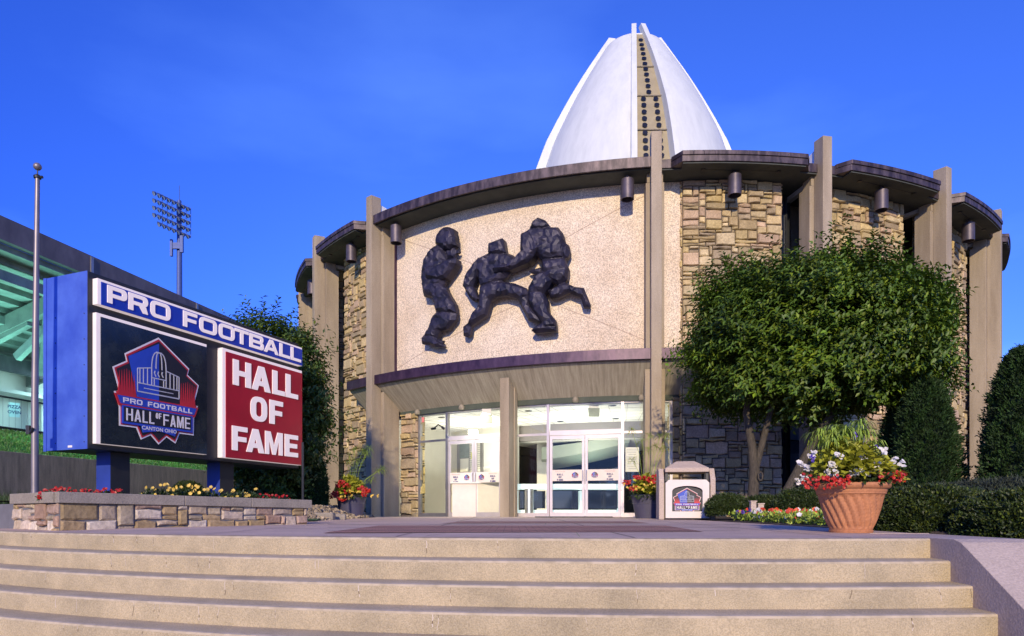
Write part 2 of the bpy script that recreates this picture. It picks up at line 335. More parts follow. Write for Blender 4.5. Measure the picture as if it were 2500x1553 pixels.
# emblem: unit width, centred; materials 0 white 1 red 2 blue 3 black 4 silver
EM = ['letter', 'logored', 'logoblue', 'logoblack', 'logosilver']
def emblem(mb, fn, W, h0=.002, st=.0016, detail=True):
    Q = lambda pts: [((x-563)/545*W, (925-y)/545*W) for x, y in pts]
    out = [(563,668),(768,783),(757,815),(836,856),(802,958),(828,964),(802,1030),(800,1116),(702,1116),(673,1168),(614,1142),(563,1182),(513,1142),(454,1168),(426,1116),(327,1116),(326,1030),(298,964),(326,958),(290,856),(368,815),(358,783)]
    def ins(pts, k, c=(563, 925)): return [(c[0]+(x-c[0])*k, c[1]+(y-c[1])*k) for x, y in pts]
    z = h0
    flat(mb, [Q(out)], fn, 0, z, 0); z += st
    flat(mb, [Q(ins(out, .965))], fn, h0*.5, z, 1); z += st
    flat(mb, [Q(ins(out, .925))], fn, h0*.5, z, 3); z += st
    if detail:
        flat(mb, [Q([(563,698),(563,972),(428,972),(384,815),(378,792)])], fn, h0, z, 2)
        for i in range(7):
            x = 322+i*15
            flat(mb, [Q([(x-4, 972), (x+12, 972), (x+4-i*1, 850+abs(3-i)*5)])], fn, h0, z+i*.0001*0, 1)
            flat(mb, [Q([(1126-x+4, 972), (1126-x-12, 972), (1126-x-4, 850+abs(3-i)*5)][::-1])], fn, h0, z, 1)
        z += st
        def ln(a, b, t=4.5, dz=[0]):
            dz[0] += 1; (x1, y1), (x2, y2) = a, b; d = math.hypot(x2-x1, y2-y1); nx, ny = -(y2-y1)/d*t/2, (x2-x1)/d*t/2
            flat(mb, [Q([(x1+nx, y1+ny), (x2+nx, y2+ny), (x2-nx, y2-ny), (x1-nx, y1-ny)])], fn, h0, z+(dz[0] % 9)*.00007, 4)
        for k in (-1, -.42, .42, 1):
            pts = [(563+k*46*math.cos(t)**.6, 822-80*math.sin(t)) for t in [i*PI/2/6*.93 for i in range(7)]]
            for a, b in zip(pts, pts[1:]): ln(a, b, 5)
        ln((545, 742), (581, 742), 6)
        for s in (-1, 1):
            for i, x in enumerate((46, 72, 97, 118, 132)): ln((563+s*x, 822+i*4), (563+s*x, 905), 5)
            ln((563+s*46, 822), (563+s*132, 838), 5); ln((563+s*30, 905), (563+s*30, 872), 5)
            ln((563+s*132, 905), (563+s*132, 945), 5)
        ln((517, 868), (609, 868), 5); ln((431, 905), (695, 905), 5); ln((431, 945), (695, 945), 6); ln((470, 925), (656, 925), 4)
        for q in ((538, 845), (560, 845), (585, 843)):
            ln((q[0], q[1]-12), (q[0]-4, q[1]+1), 6); ln((q[0]-4, q[1]), (q[0]+6, q[1]+14), 5)
        z += st
    flat(mb, [Q([(298,972),(828,972),(803,1024),(323,1024)])], fn, h0, z, 1)
    flat(mb, [Q([(312,978),(814,978),(796,1014),(330,1014)])], fn, h0, z+st, 2)
    word(mb, 'PRO FOOTBALL', *[q for q in (Q([(345, 1008)])[0][0], Q([(782, 1008)])[0][0])], Q([(0, 1008)])[0][1], Q([(0, 985)])[0][1], fn, z+st*.5, z+2*st, .3, .22, .3, .22, 0, {'F': .85, 'L': .8, 'T': .9}, .6)
    flat(mb, [Q([(340,1020),(786,1020),(786,1104),(340,1104)])], fn, h0, z+.6*st, 2)
    flat(mb, [Q([(350,1026),(776,1026),(776,1094),(350,1094)])], fn, h0, z+st*1.4, 3)
    z += st*1.4
    y0, y1 = Q([(0, 1088)])[0][1], Q([(0, 1032)])[0][1]
    X = lambda x: (x-563)/545*W
    word(mb, 'HALL', X(362), X(530), y0, y1, fn, z, z+st, .16, .13, .3, .25, 0, {'L': .8})
    word(mb, 'OF', X(540), X(575), (y0+y1)/2, y1, fn, z, z+st, .2, .16, .3, .3, 0)
    word(mb, 'FAME', X(588), X(768), y0, y1, fn, z, z+st, .16, .13, .3, .25, 0, {'M': 1.25})
    flat(mb, [Q([(452,1100),(674,1100),(664,1134),(563,1118),(462,1134)])], fn, h0, z+st, 2)
    text(mb, 'CANTON OHIO', .045*W, lambda a, b, c: fn(a, b+(925-1112)/545*W, c), z+2*st, 0, off=.001*W, sx=1.25)

# ------------------------------------------------------------------ polar frame of the rotunda
CX, CY, R = 5.0, 30.6, 13.96
def hit(x, r):          # photograph column -> (azimuth, depth) on the near side of a circle of radius r about the rotunda axis
    u = (x-1250)/F; a = 1+u*u; b = -2*(u*CX+CY); c = CX*CX+CY*CY-r*r; q = b*b-4*a*c
    D = (-b-math.sqrt(max(q, 0)))/(2*a); return math.atan2(u*D-CX, CY-D), D
def pol(az, r, z=0): return Vector((CX+r*math.sin(az), CY-r*math.cos(az), z))
d2 = math.radians
FIN = [d2(a) for a in (-109.5, -91.8, -74.4, -57.3, -40.35, -5.6, 11.9, 29.6, 46.9, 64.2, 81.5, 98.8)]
for q_, x_ in ((4, 900), (5, 1603)): FIN[q_] = hit(x_, R)[0]
iA, iB = 4, 5; BAY = (FIN[iA]+FIN[iB])/2
GZ = -.065
bld = thing('rotunda_building', 'round stone and concrete museum rotunda with tall fins, glass entrance and white ribbed dome', 'building', (CX, CY, GZ))

def arc(mb, a0, a1, r0, r1, z0, z1, n=12, mi=0, z0b=None, z1b=None):
    """solid ring sector r0<r1; optionally different z at inner radius"""
    z0b = z0 if z0b is None else z0b; z1b = z1 if z1b is None else z1b
    vs = []; fs = []
    for i in range(n+1):
        a = a0+(a1-a0)*i/n; vs += [pol(a, r1, z0), pol(a, r1, z1), pol(a, r0, z1b), pol(a, r0, z0b)]
    for i in range(n):
        o = i*4
        for k in range(4): fs.append((o+k, o+4+k, o+4+(k+1) % 4, o+(k+1) % 4))
    fs += [(0, 1, 2, 3), (n*4+3, n*4+2, n*4+1, n*4)]
    mb.add(vs, fs, mi)
def rbox(mb, az, r0, r1, w_, z0, z1, mi=0, z1in=None):   # box standing radially
    t = Vector((math.cos(az), math.sin(az), 0)); z1in = z1 if z1in is None else z1in
    a = pol(az, r1); b = pol(az, r0); p = [a-t*w_/2, a+t*w_/2, b+t*w_/2, b-t*w_/2]
    mb.hexa([Vector((q.x, q.y, z0)) for q in p]+[Vector((q.x, q.y, z)) for q, z in zip(p, (z1, z1, z1in, z1in))], mi)

FT = 9.45
for i, a in enumerate(FIN):
    mb = MB()
    rbox(mb, a, R-.36, R, .26, GZ-.2, FT, z1in=FT+.02)
    if i in (iA, iB):
        rbox(mb, a, R-.95, R-.36, .50, GZ-.2, 3.66, z1in=3.22); rbox(mb, a, R-.80, R-.36, .46, 3.9, 8.35)
    else: rbox(mb, a, R-.80, R-.36, .50, GZ-.2, 8.35)
    rbox(mb, a, R-.72, R-.361, .40, 8.35, 8.6)
    rbox(mb, a, R-2.6, R-.361, .16, 8.5, 9.3, mi=1, z1in=8.9)
    mb.build('fin', [M['conc'], M['white']], bld, bevel=.012)
# roof slabs
for i in range(len(FIN)-1):
    a0, a1 = FIN[i], FIN[i+1]; mb = MB(); rin = 9.0
    g = .135/R
    if i == iA:
        arc(mb, a0+g, a1-g, rin, R-.10, 8.62, 8.84, 24, 0); arc(mb, a0+g, a1-g, R-.10, R-.055, 8.60, 8.86, 24, 0)
        for k in range(13):
            t = a0+(a1-a0)*(k+1)/14; mb.lathe([(0, 8.60), (.05, 8.60), (.05, 8.64)], pol(t, R-.42), 10, 2)
    else:
        k = d2(1.6)
        arc(mb, a0+g, a0+k, rin, R-.20, 8.62, 8.84, 2); arc(mb, a1-k, a1-g, rin, R-.20, 8.62, 8.84, 2)
        n = 12; ws = a1-a0-2*k; vs = []
        # main slab with chamfered ends
        angs = [a0+k, a0+k+d2(.9)]+[a0+k+d2(.9)+(ws-d2(1.8))*j/n for j in range(1, n)]+[a1-k-d2(.9), a1-k]
        rad = [R-.2]+[R+.10]*(len(angs)-2)+[R-.2]
        poly = [pol(t, r_) for t, r_ in zip(angs, rad)]+[pol(a1-k, rin), pol((a0+a1)/2, rin), pol(a0+k, rin)]
        mb.prism([(p.x, p.y) for p in poly], 8.62, 8.84, 0)
        poly2 = [pol(t, r_+.03) for t, r_ in zip(angs, rad)]; poly3 = [pol(t, r_-.06) for t, r_ in zip(angs, rad)][::-1]
        for (pa, pb, pc, pd) in zip(poly2, poly2[1:], poly3[::-1][1:], poly3[::-1]):
            mb.prism([(q.x, q.y) for q in (pa, pb, pc, pd)], 8.77, 8.875, 0)
        am = (a0+a1)/2
        mb.tube([pol(am-d2(4), R-.25, 8.6), pol(am+d2(4), R-.25, 8.6)], .025, 6, 2)
        for s in (-4, 4): mb.lathe([(0, 8.56), (.06, 8.56), (.06, 8.63)], pol(am+d2(s), R-.25), 10, 2)
    # soffit sheet
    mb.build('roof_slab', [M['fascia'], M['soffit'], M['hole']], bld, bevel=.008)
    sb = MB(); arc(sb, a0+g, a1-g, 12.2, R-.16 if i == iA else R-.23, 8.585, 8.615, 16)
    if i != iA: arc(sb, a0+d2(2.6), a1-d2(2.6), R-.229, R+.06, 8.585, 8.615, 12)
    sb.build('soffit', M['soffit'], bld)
# drum + roof disc behind
mb = MB(); arc(mb, 0, 2*PI-1e-4, 11.9, 12.0, 3.3, 8.6, 60); mb.build('inner_drum', M['conc'], bld)
mb = MB(); arc(mb, d2(15), 2*PI+FIN[iA]-d2(16), 11.9, 12.0, GZ-.1, 3.3, 60); mb.build('lower_drum', M['conc'], bld)
mb = MB(); mb.prism([(CX+9.2*math.sin(t), CY-9.2*math.cos(t)) for t in [2*PI*k/48 for k in range(48)]][::-1], 8.64, 8.8); mb.build('roof_disc', M['conc'], bld)
# cylinder lights: three on the front bay, one on the others
def cyl(az, r):
    mb = MB(); p = pol(az, r)
    mb.lathe([(0, 8.60), (.05, 8.60), (.05, 8.50), (.165, 8.48), (.165, 7.98), (.15, 7.98), (.15, 8.1), (0, 8.1)], p, 24, 0)
    o = mb.build('cylinder_light', M['lamp'], bld, smooth=True)
for x in (967, 1532): cyl(hit(x, 13.55)[0], 13.55)
for i in range(len(FIN)-1):
    if i != iA: cyl((FIN[i]+FIN[i+1])/2-(0.01 if i > iA else -.03), 13.62)

# ---- stone walls ------------------------------------------------------------
PAL = [(.56, .43, .22), (.64, .50, .26), (.50, .40, .22), (.58, .43, .28), (.46, .36, .22), (.70, .57, .33), (.40, .32, .20), (.52, .38, .25), (.60, .47, .22), (.48, .37, .19)]
PALP = [(.52, .42, .30), (.45, .33, .18), (.50, .36, .28), (.60, .52, .42), (.42, .28, .20), (.48, .40, .28), (.55, .45, .35), (.40, .30, .16)]
def ashlar(mb, W, H, fn, unit=.085, pal=PAL, big=1, gap=.008, depth=.05, seed=1, maxw=8, maxh=4):
    rnd = random.Random(seed); nx = max(2, round(W/unit)); nz = max(2, round(H/unit)); ux = W/nx; uz = H/nz
    used = [[False]*nx for _ in range(nz)]
    for j in range(nz):
        for i in range(nx):
            if used[j][i]: continue
            h = rnd.choices(range(1, maxh+1), [5, 4.4, 2.2, 1, .6][:maxh])[0]; h = min(h, nz-j)
            w_ = rnd.choices(range(1, maxw+1), [1, 3, 4, 4, 3, 2, 2, 1][:maxw])[0]
            if w_ <= h and rnd.random() < .85: w_ = h+rnd.choice([1, 1, 2, 3])
            k = 0
            while k < w_ and i+k < nx and not used[j][i+k]: k += 1
            w_ = k
            hh = 1
            while hh < h and all(not used[j+hh][i+q] for q in range(w_)): hh += 1
            for a in range(hh):
                for b in range(w_): used[j+a][i+b] = True
            x0, x1, z0, z1 = i*ux+gap, (i+w_)*ux-gap, j*uz+gap, (j+hh)*uz-gap
            jt = lambda s: rnd.uniform(-s, s)
            e = min(uz, ux)*.22
            cs = []
            N = max(1, w_//2)
            for q in range(N+1): cs.append((x0+(x1-x0)*q/N+(0 if q in (0, N) else jt(e)), z0+jt(e)))
            for q in range(N+1): cs.append((x1-(x1-x0)*q/N+(0 if q in (0, N) else jt(e)), z1+jt(e)))
            c0 = rnd.choice(pal); v = rnd.uniform(.78, 1.18); mb.cc = (c0[0]*v, c0[1]*v, c0[2]*v, 1)
            d = rnd.uniform(.25, 1)*depth; cxm, czm = (x0+x1)/2, (z0+z1)/2; n = len(cs)
            tx, tz = jt(.22)*d/(x1-x0+.1), jt(.5)*d/(z1-z0+.1)
            b0 = [fn(x, z, -.01) for x, z in cs]; 
            f1 = []
            for x, z in cs:
                f1.append(fn(x+(cxm-x)*.015, z+(czm-z)*.03, d*.72+tx*(x-cxm)+tz*(z-czm)))
            f2 = []
            for x, z in cs:
                sx = cxm+(x-cxm)*(1-min(.3, .022/(x1-x0))*2); sz = czm+(z-czm)*(1-min(.35, .02/(z1-z0))*2)
                f2.append(fn(sx, sz, d+.008+jt(.006)+tx*(x-cxm)+tz*(z-czm)))
            vs = b0+f1+f2; fs = []
            for q in range(n):
                p_ = (q+1) % n; fs += [(q, p_, n+p_, n+q), (n+q, n+p_, 2*n+p_, 2*n+q)]
            fs.append(tuple(range(2*n, 3*n))); mb.add(vs, fs, 0)
RW = 13.05
def wall_bay(a0, a1, r, z0, z1, seed, parent=bld, name='stone_wall', back=.3, returns=True):
    mb = MB(); W = (a1-a0)*r
    fn = lambda s, z, d: pol(a0+s/r, r+d, z0+z)
    ashlar(mb, W, z1-z0, fn, seed=seed, gap=.011, depth=.085)
    mb.cc = (.3, .25, .18, 1)
    # returns (ends)
    if returns:
        for aa, s in ((a0, 1), (a1, -1)):
            t = Vector((math.cos(aa), math.sin(aa), 0))*(-s)
            fe = (lambda q, z, d, aa=aa, t=t: pol(aa, r-back+q, z0+z)+t*d)
            ashlar(mb, back, z1-z0, fe, seed=seed+50, depth=.05, gap=.011)
    mb.cc = (1, 1, 1, 1); arc(mb, a0, a1, r-back, r, z0, z1, 10, 1)
    return mb.build(name, [M['stone'], M['mortar']], parent)
ZS = GZ-.1
slot = d2(2.3)
segs = []
for i in range(len(FIN)-1):
    if i == iA: continue
    a0, a1 = FIN[i]+d2(1.0), FIN[i+1]-d2(1.0)
    if i < iA: w0, w1 = a0+slot, a1; s0, s1 = a0, a0+slot
    else: w0, w1 = a0, a1-slot; s0, s1 = a1-slot, a1
    if i == iB: w0 = hit(1663, 13.1)[0]+d2(.06)
    wall_bay(w0, w1, RW+.12 if i == iB else RW+.08, ZS, 8.58, 100+i)
    mb = MB(); arc(mb, s0, s1, 12.55, 12.58, 2.7, 8.58, 3, 0); arc(mb, s0, s1, 12.5, 12.60, 2.5, 2.7, 3, 1); arc(mb, s0, s1, 12.55, 12.58, ZS, 2.5, 3, 0)
    mb2 = MB(); arc(mb2, s0-d2(1.2), s1+d2(1.2), 12.30, 12.36, ZS, 8.58, 3); mb2.build('slot_backing', M['blackmetal'], bld)
    for t in (s0+d2(.12), s1-d2(.12)): rbox(mb, t, 12.5, 12.62, .05, ZS, 8.58, 1)
    mb.build('slot_window', [M['darkglass'], M['blackmetal']], bld)
    if i == iA-1:
        mb = MB(); arc(mb, s0+d2(.3), s1-d2(.3), 12.585, 12.59, ZS, 4.6, 3); mb.build('lit_pane', mat('lit_slot_pane', (.5, .55, .35), None, .3, emit=((.85, .95, .55), .55)), bld)
# lower stone beside the entrance
aL0 = FIN[iA]+d2(1.0); aG0 = hit(1025, 12.85)[0]; aG1 = hit(1638, 12.85)[0]
wall_bay(aL0, aG0, 12.90, ZS, 3.05, 301, back=.25)
wall_bay(aG1+d2(.1), d2(-1.9), 12.90, ZS, 3.05, 302, back=.5)
# ---- pebble wall with joints --------------------------------------------------
aP0 = FIN[iA]+d2(.9); aP1 = hit(1663, 13.1)[0]; RP = 13.1
mb = MB(); arc(mb, aP0, aP1, RP-.3, RP, 3.4, 8.58, 40); pw = mb.build('pebble_wall', M['pebble'], bld)
mb = MB()
def onwall(x, y, r): a, D = hit(x, r); return a, (HZ-y)/F*D
for (p, q) in (((958, 908), (1285, 735)), ((958, 577), (1170, 650)), ((1574, 478), (1375, 585)), ((1574, 830), (1330, 735))):
    (a0, z0), (a1, z1) = onwall(*p, RP), onwall(*q, RP); n = 14
    mb = MB(); pts = [pol(a0+(a1-a0)*k/n, RP+.002, z0+(z1-z0)*k/n) for k in range(n+1)]
    for A, B in zip(pts, pts[1:]):
        u = Vector((0, 0, .007)); mb.add([A-u, B-u, B+u, A+u], [(0, 1, 2, 3)])
    mb.build('wall_joint', M['joint'], bld)
mb = MB()
rbox(mb, FIN[iA]+d2(1.05), 12.9, 13.18, .028, 3.9, 8.58)
mb.build('flashing', M['fasciab'], bld)
# ---- canopy -------------------------------------------------------------------
def canopy(a0, a1):
    mb = MB(); arc(mb, a0, a1, R-.22, R-.10, 3.86, 4.13, 20, 0)
    arc(mb, a0, a1, RP-.2, R-.22, 4.0, 4.05, 20, 0)
    mb.build('canopy_fascia', M['fasciab'], bld, bevel=.006)
    mb = MB(); n = max(6, int((a1-a0)/d2(.55)))
    arc(mb, a0, a1, 12.95, R-.225, 3.84, 3.99, n, 0, 3.12, 3.98); mb.build('canopy_soffit', M['board'], bld)
canopy(FIN[iA]+.135/R, FIN[iB]-.135/R); canopy(FIN[iA]-d2(5.6), FIN[iA]-.135/R); canopy(FIN[iB]+.135/R, FIN[iB]+d2(5.6))
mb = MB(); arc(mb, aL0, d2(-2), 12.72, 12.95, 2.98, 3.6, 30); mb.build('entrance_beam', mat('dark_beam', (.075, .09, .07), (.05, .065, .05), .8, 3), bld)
mb = MB(); 
PZ = hit(1237, 13.5)[0]; rbox(mb, PZ, 13.30, 13.66, .26, GZ-.2, 3.62, z1in=3.40); rbox(mb, PZ, 13.10, 13.30, .31, GZ-.2, 3.42, z1in=3.30); mb.build('entrance_pier', M['conc'], bld, bevel=.01)
for x in (1019, 1127, 1405, 1567):
    p = pol(hit(x, 12.99)[0], 12.99); mb = MB(); mb.lathe([(0, 2.98), (.07, 2.98), (.085, 3.0), (.085, 3.06), (.05, 3.12), (0, 3.12)], p, 16)
    mb.build('soffit_lamp', M['concdark'], bld, smooth=True)
# ---- glazed entrance -----------------------------------------------------------
RG = 12.85
def ga(x): return hit(x, RG)[0]
def gbar(mb, aa, ab, z0, z1, w_=.06, d=0): 
    A, B = pol(aa, RG+d), pol(ab, RG+d); t = (B-A).normalized(); nn = Vector((t.y, -t.x, 0))*w_/2
    p = [A-nn, B-nn, B+nn, A+nn]; mb.hexa([Vector((q.x, q.y, z0)) for q in p]+[Vector((q.x, q.y, z1)) for q in p])
def gpost(mb, aa, z0, z1, w_=.07, d_=.12): rbox(mb, aa, RG-d_/2, RG+d_/2, w_, z0, z1)
posts = [1026, 1093, 1228, 1339, 1520, 1638]
GT = 2.98; SILL = .02
for k, x in enumerate(posts):
    mb = MB(); gpost(mb, ga(x), GZ-.02, GT); mb.build('mullion', M['alug'] if k < 2 else M['alu'], bld)
for xa, xb, kind in ((1026, 1093, 'p'), (1093, 1228, 'd'), (1228, 1339, 'p'), (1339, 1520, 'd'), (1520, 1638, 'p')):
    a0, a1 = ga(xa), ga(xb); pad = .035/RG; m_ = M['alug'] if xb < 1200 else M['alu']
    mb = MB(); gbar(mb, a0+pad, a1-pad, 2.14, 2.26 if kind == 'd' else 2.20); gbar(mb, a0+pad, a1-pad, GT-.03, GT+.02, .08)
    if kind == 'p': gbar(mb, a0+pad, a1-pad, GZ-.02, .04, .09)
    mb.build('transom', m_, bld)
    A, B = pol(a0+pad, RG), pol(a1-pad, RG)
    g = MB(); g.add([(A.x, A.y, 2.2), (B.x, B.y, 2.2), (B.x, B.y, GT), (A.x, A.y, GT)], [(0, 1, 2, 3)]); g.build('pane', M['glass'], bld)
    if kind == 'p':
        g = MB(); g.add([(A.x, A.y, 0), (B.x, B.y, 0), (B.x, B.y, 2.16), (A.x, A.y, 2.16)], [(0, 1, 2, 3)]); g.build('pane', M['glass'], bld)
    else:
        t = (B-A).normalized(); L_ = (B-A).length; nn = Vector((t.y, -t.x, 0)); half = L_/2
        for s in (0, 1):
            O = A+t*(half*s+.008); W = half-.016
            fn = lambda x, z, d, O=O: O+t*x+nn*d+Vector((0, 0, z))
            mb = MB(); fr = [[(0, GZ), (W, GZ), (W, 2.12), (0, 2.12)], [(.07, .06), (.07, 2.03), (W-.07, 2.03), (W-.07, .06)]]
            flat(mb, fr, fn, -.03, .03); d = mb.build('door', m_, bld)
            mb = MB(); q = [fn(.07, .06, 0), fn(W-.07, .06, 0), fn(W-.07, 2.03, 0), fn(.07, 2.03, 0)]; mb.add(q, [(0, 1, 2, 3)]); mb.build('glass', M['glass'], d)
            mb = MB(); flat(mb, [[(.06, .90), (W-.06, .90), (W-.06, 1.20), (.06, 1.20)]], fn, .002, .032, 0)
            cx1, cx2 = (W*.30, W*.73) if s == 0 else (W*.70, W*.27)
            for q, ln_ in enumerate(('HALL', 'OF', 'FAME')):
                ww = .17 if ln_ != 'OF' else .085; zz = 1.10-q*.072
                word(mb, ln_, cx1-ww/2, cx1+ww/2, zz-.05, zz, fn, .03, .036, .3, .22, .3, .2, 1)
            text(mb, 'Professional Football', .032, lambda a, b, c: fn(cx1+a, 1.15+b, c), .037, 2)
            mb.build('push_panel', [M['binpanel'], M['txtb'], M['txtr']], d)
            mb = MB(); emblem(mb, lambda a, b, c: fn(cx2+a, 1.055+b, .033+c), .19, .002, .0012, detail=True); mb.build('emblem', [M[e] for e in EM], d)
            hx = W-.04 if s == 0 else .04
            mb = MB(); mb.tube([fn(hx, .92, .03), fn(hx, .92, .09), fn(hx, 1.18, .09), fn(hx, 1.18, .03)], .013, 8); mb.build('handle', M['steel'], d)
mt = MB(); 
for (xa, xb, ya, yb) in ((1300, 1395, 1257.8, 1260.3), (1398, 1500, 1257.8, 1260.3)):
    pass
# ---- lobby interior -------------------------------------------------------------
CE = 2.92
mb = MB(); arc(mb, FIN[iA]-d2(8), d2(14), 9.4, 12.78, CE, CE+.05, 40)
lc = mb.build('lobby_ceiling', M['tile'], bld)
mb = MB()
for k in range(1, 6):
    r_ = 12.8-k*.61; arc(mb, FIN[iA]-d2(6), d2(12), r_-.004, r_+.004, CE-.004, CE+.01, 40)
for k in range(24):
    t = FIN[iA]+d2(-4+k*2.3); A, B = pol(t, 12.75, CE-.002), pol(t, 9.45, CE-.002); mb.bar(A, B, .007, .008)
mb.build('ceiling_grid', M['roomg'], bld)
mb = MB(); arc(mb, FIN[iA]-d2(8), d2(14), 5.0, 12.76, GZ-.03, GZ+.004, 40); mb.build('lobby_floor', M['roomg'], bld)
mb = MB(); arc(mb, FIN[iA]-d2(8), d2(14), 9.25, 9.4, 2.42, CE+.05, 40); mb.build('lobby_bulkhead', M['roomg'], bld)
aw = hit(1262, 9.6)[0]
mb = MB(); arc(mb, FIN[iA]-d2(14), aw, 9.45, 9.6, GZ, CE, 20); 
mb.build('lobby_wall', M['room'], bld)
A = pol(FIN[iA]-d2(7), 12.6); B = pol(FIN[iA]-d2(7), 9.5); 
mb = MB(); mb.bar((A.x, A.y, 1.45), (B.x, B.y, 1.45), .1, 3.1); A = pol(d2(6), 12.6); B = pol(d2(6), 5); mb.bar((A.x, A.y, 1.45), (B.x, B.y, 1.45), .1, 3.1); mb.build('lobby_side_wall', M['room'], bld)
mb = MB(); arc(mb, d2(-95), d2(95), 5.0, 5.2, GZ, 3.3, 40); arc(mb, d2(-60), d2(60), 5.2, 9.25, 2.42, 2.46, 30); mb.build('gallery_wall', M['darkglass'], bld)
mb = MB(); arc(mb, aw-d2(4), d2(14), 5.3, 9.25, 2.38, 2.419, 20); mb.build('gallery_ceiling', M['room'], bld)
A = pol(aw+d2(1.0), 8.6); mb = MB(); mb.box((A.x+.3, A.y, 1.17), (.5, .4, 2.5)); mb.build('gallery_pillar', M['room'], bld)
# curved ramp: a rising band that bends across the opening
mb = MB(); n = 20; vs = []; 
for k in range(n+1):
    t = k/n; x = 1322+t*215; D = 22.6-.9*math.sin(t*PI*.6); zt = (HZ-(1092-30*t**1.1))/F*D; zb = (HZ-(1122-42*t**1.3))/F*D; zu = (HZ-(1148-22*t-70*t*t*(t>.0)))/F*(D+1.2)
    X = (x-1250)/F*D
    vs += [(X, D, zt), (X, D, zb), (X+.1, D+1.6, zb-.25), (X+.1, D+1.6, zt)]
fs = [(4*k+j, 4*k+4+j, 4*k+4+(j+1) % 4, 4*k+(j+1) % 4) for k in range(n) for j in range(4)]+[(0, 1, 2, 3)]
mb.add(vs, fs); mb.build('curved_ramp', mat('ramp_plaster', (.42, .45, .36), (.36, .40, .33), .9, 1), bld)
# ticket window
def onr(x, y, r, dz=0): a, D = hit(x, r); return pol(a, r+dz, (HZ-y)/F*D)
def panel(mb, x0, x1, y0, y1, r, th=.04, mi=0):
    a0, D0 = hit(x0, r); a1, D1 = hit(x1, r); D = (D0+D1)/2
    arc(mb, a0, a1, r, r+th, (HZ-y1)/F*D, (HZ-y0)/F*D, 4, mi)
mb = MB(); panel(mb, 1119, 1181, 1070, 1156, 9.60, .06, 0); panel(mb, 1122, 1145, 1074, 1118, 9.661, .01, 1); panel(mb, 1147, 1172, 1074, 1152, 9.661, .01, 2)
for k in range(14): panel(mb, 1147, 1172, 1077+k*5.2, 1078+k*5.2, 9.672, .012, 0)
panel(mb, 1124, 1144, 1120, 1152, 9.661, .01, 2); panel(mb, 1150, 1160, 1104, 1120, 9.69, .01, 3)
ns = mat('note_yellow', (.6, .6, .12), None, .7, 3)
mb.build('ticket_window', [M['alug'], mat('grey_blind', (.25, .28, .26), None, .7), M['room'], ns], bld)
mb = MB(); panel(mb, 1098, 1131, 1038, 1053, 9.60, .03, 0); panel(mb, 1100, 1129, 1040, 1051, 9.631, .005, 1); mb.build('air_grille', [M['alu'], M['hole']], bld)
def item(name, label, cat, x, D, zb): return thing(name, label, cat, ((x-1250)/F*D, D, zb))
mb = MB(); D = 20.3; p = P(1155, 1055, D); mb.box((p.x, p.y, p.z), (.28, .1, .11)); mb.box((p.x, p.y+.09, p.z), (.12, .1, .08), mi=1)
o = mb.build('emergency_light', [M['glow'], M['alu']], bld)
for x in (1188, 1450):
    D = 18.8 if x < 1200 else 18.2; q = P(x, 1023 if x < 1200 else 1007, D); t = thing('exit_sign', 'boxy sign hanging from the lobby ceiling %s' % ('behind the left doors' if x < 1200 else 'behind the right doors'), 'sign', (q.x, q.y, q.z), 0, 'signs hanging from the lobby ceiling')
    mb = MB(); mb.box((q.x, q.y, q.z), (.30, .06, .23)); mb.build('housing', mat('sign_housing', (.25, .27, .18), None, .6), t)
    mb = MB(); mb.box((q.x, q.y, (q.z+.115+CE)/2), (.25, .04, CE-q.z-.115)); mb.build('bracket', M['room'], t)
for x, y in ((1290, 1003), (1368, 1029), (1495, 990), (1503, 1022), (1078, 1019), (1330, 1018)):
    D = CE*F/(HZ-y); p = P(x, y, D); mb = MB(); mb.lathe([(0, CE-.014), (.09, CE-.014), (.11, CE-.002)], (p.x, p.y, 0), 16); mb.build('downlight', M['hole'] if x != 1330 else M['tile'], bld)
# fire alarm, camera
p = P(1033, 1025, 18.9); mb = MB(); mb.box(p, (.07, .06, .14)); mb.build('fire_alarm', M['red'], bld)
mb = MB(); p = P(1060, 1046, 19.2); mb.tube([p, p+Vector((.12, -.05, .10)), p+Vector((.28, -.05, .0))], .02, 6); mb.tube([p+Vector((.22, -.05, .03)), p+Vector((.30, -.05, -.02))], .035, 8); mb.tube([p+Vector((-.08, .1, 0)), p+Vector((.03, 0, 0))], .035, 8); mb.build('security_camera', M['hole'], bld)
# counters
t = item('reception_counter', 'white reception counter seen through the left pair of doors', 'counter', 1170, 19.6, GZ)
p = P(1168, 1182, 19.6); mb = MB(); mb.box((p.x, p.y, (p.z+GZ)/2), (1.45, .7, p.z-GZ)); mb.build('body', M['binpanel'], t); mb = MB(); mb.box((p.x, p.y, p.z+.02), (1.55, .8, .04)); mb.build('counter_top', M['room'], t)
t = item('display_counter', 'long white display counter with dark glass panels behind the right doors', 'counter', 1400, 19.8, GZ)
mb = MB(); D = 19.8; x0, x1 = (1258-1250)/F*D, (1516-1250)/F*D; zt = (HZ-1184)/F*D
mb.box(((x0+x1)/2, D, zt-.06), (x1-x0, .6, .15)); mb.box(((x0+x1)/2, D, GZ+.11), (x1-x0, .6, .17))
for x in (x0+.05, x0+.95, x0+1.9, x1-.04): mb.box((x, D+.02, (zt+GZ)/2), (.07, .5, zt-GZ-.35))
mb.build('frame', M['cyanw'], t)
mb = MB()
for a, b in ((x0+.12, x0+.88), (x0+1.02, x0+1.82), (x0+1.98, x1-.1)): mb.box(((a+b)/2, D+.05, (zt+GZ)/2+.03), (b-a-.02, .3, zt-GZ-.42))
mb.build('glass_panel', M['darkglass'], t)
t = item('steel_bin', 'shiny round steel bin standing in front of the white display counter', 'bin', 1292, 18.9, GZ)
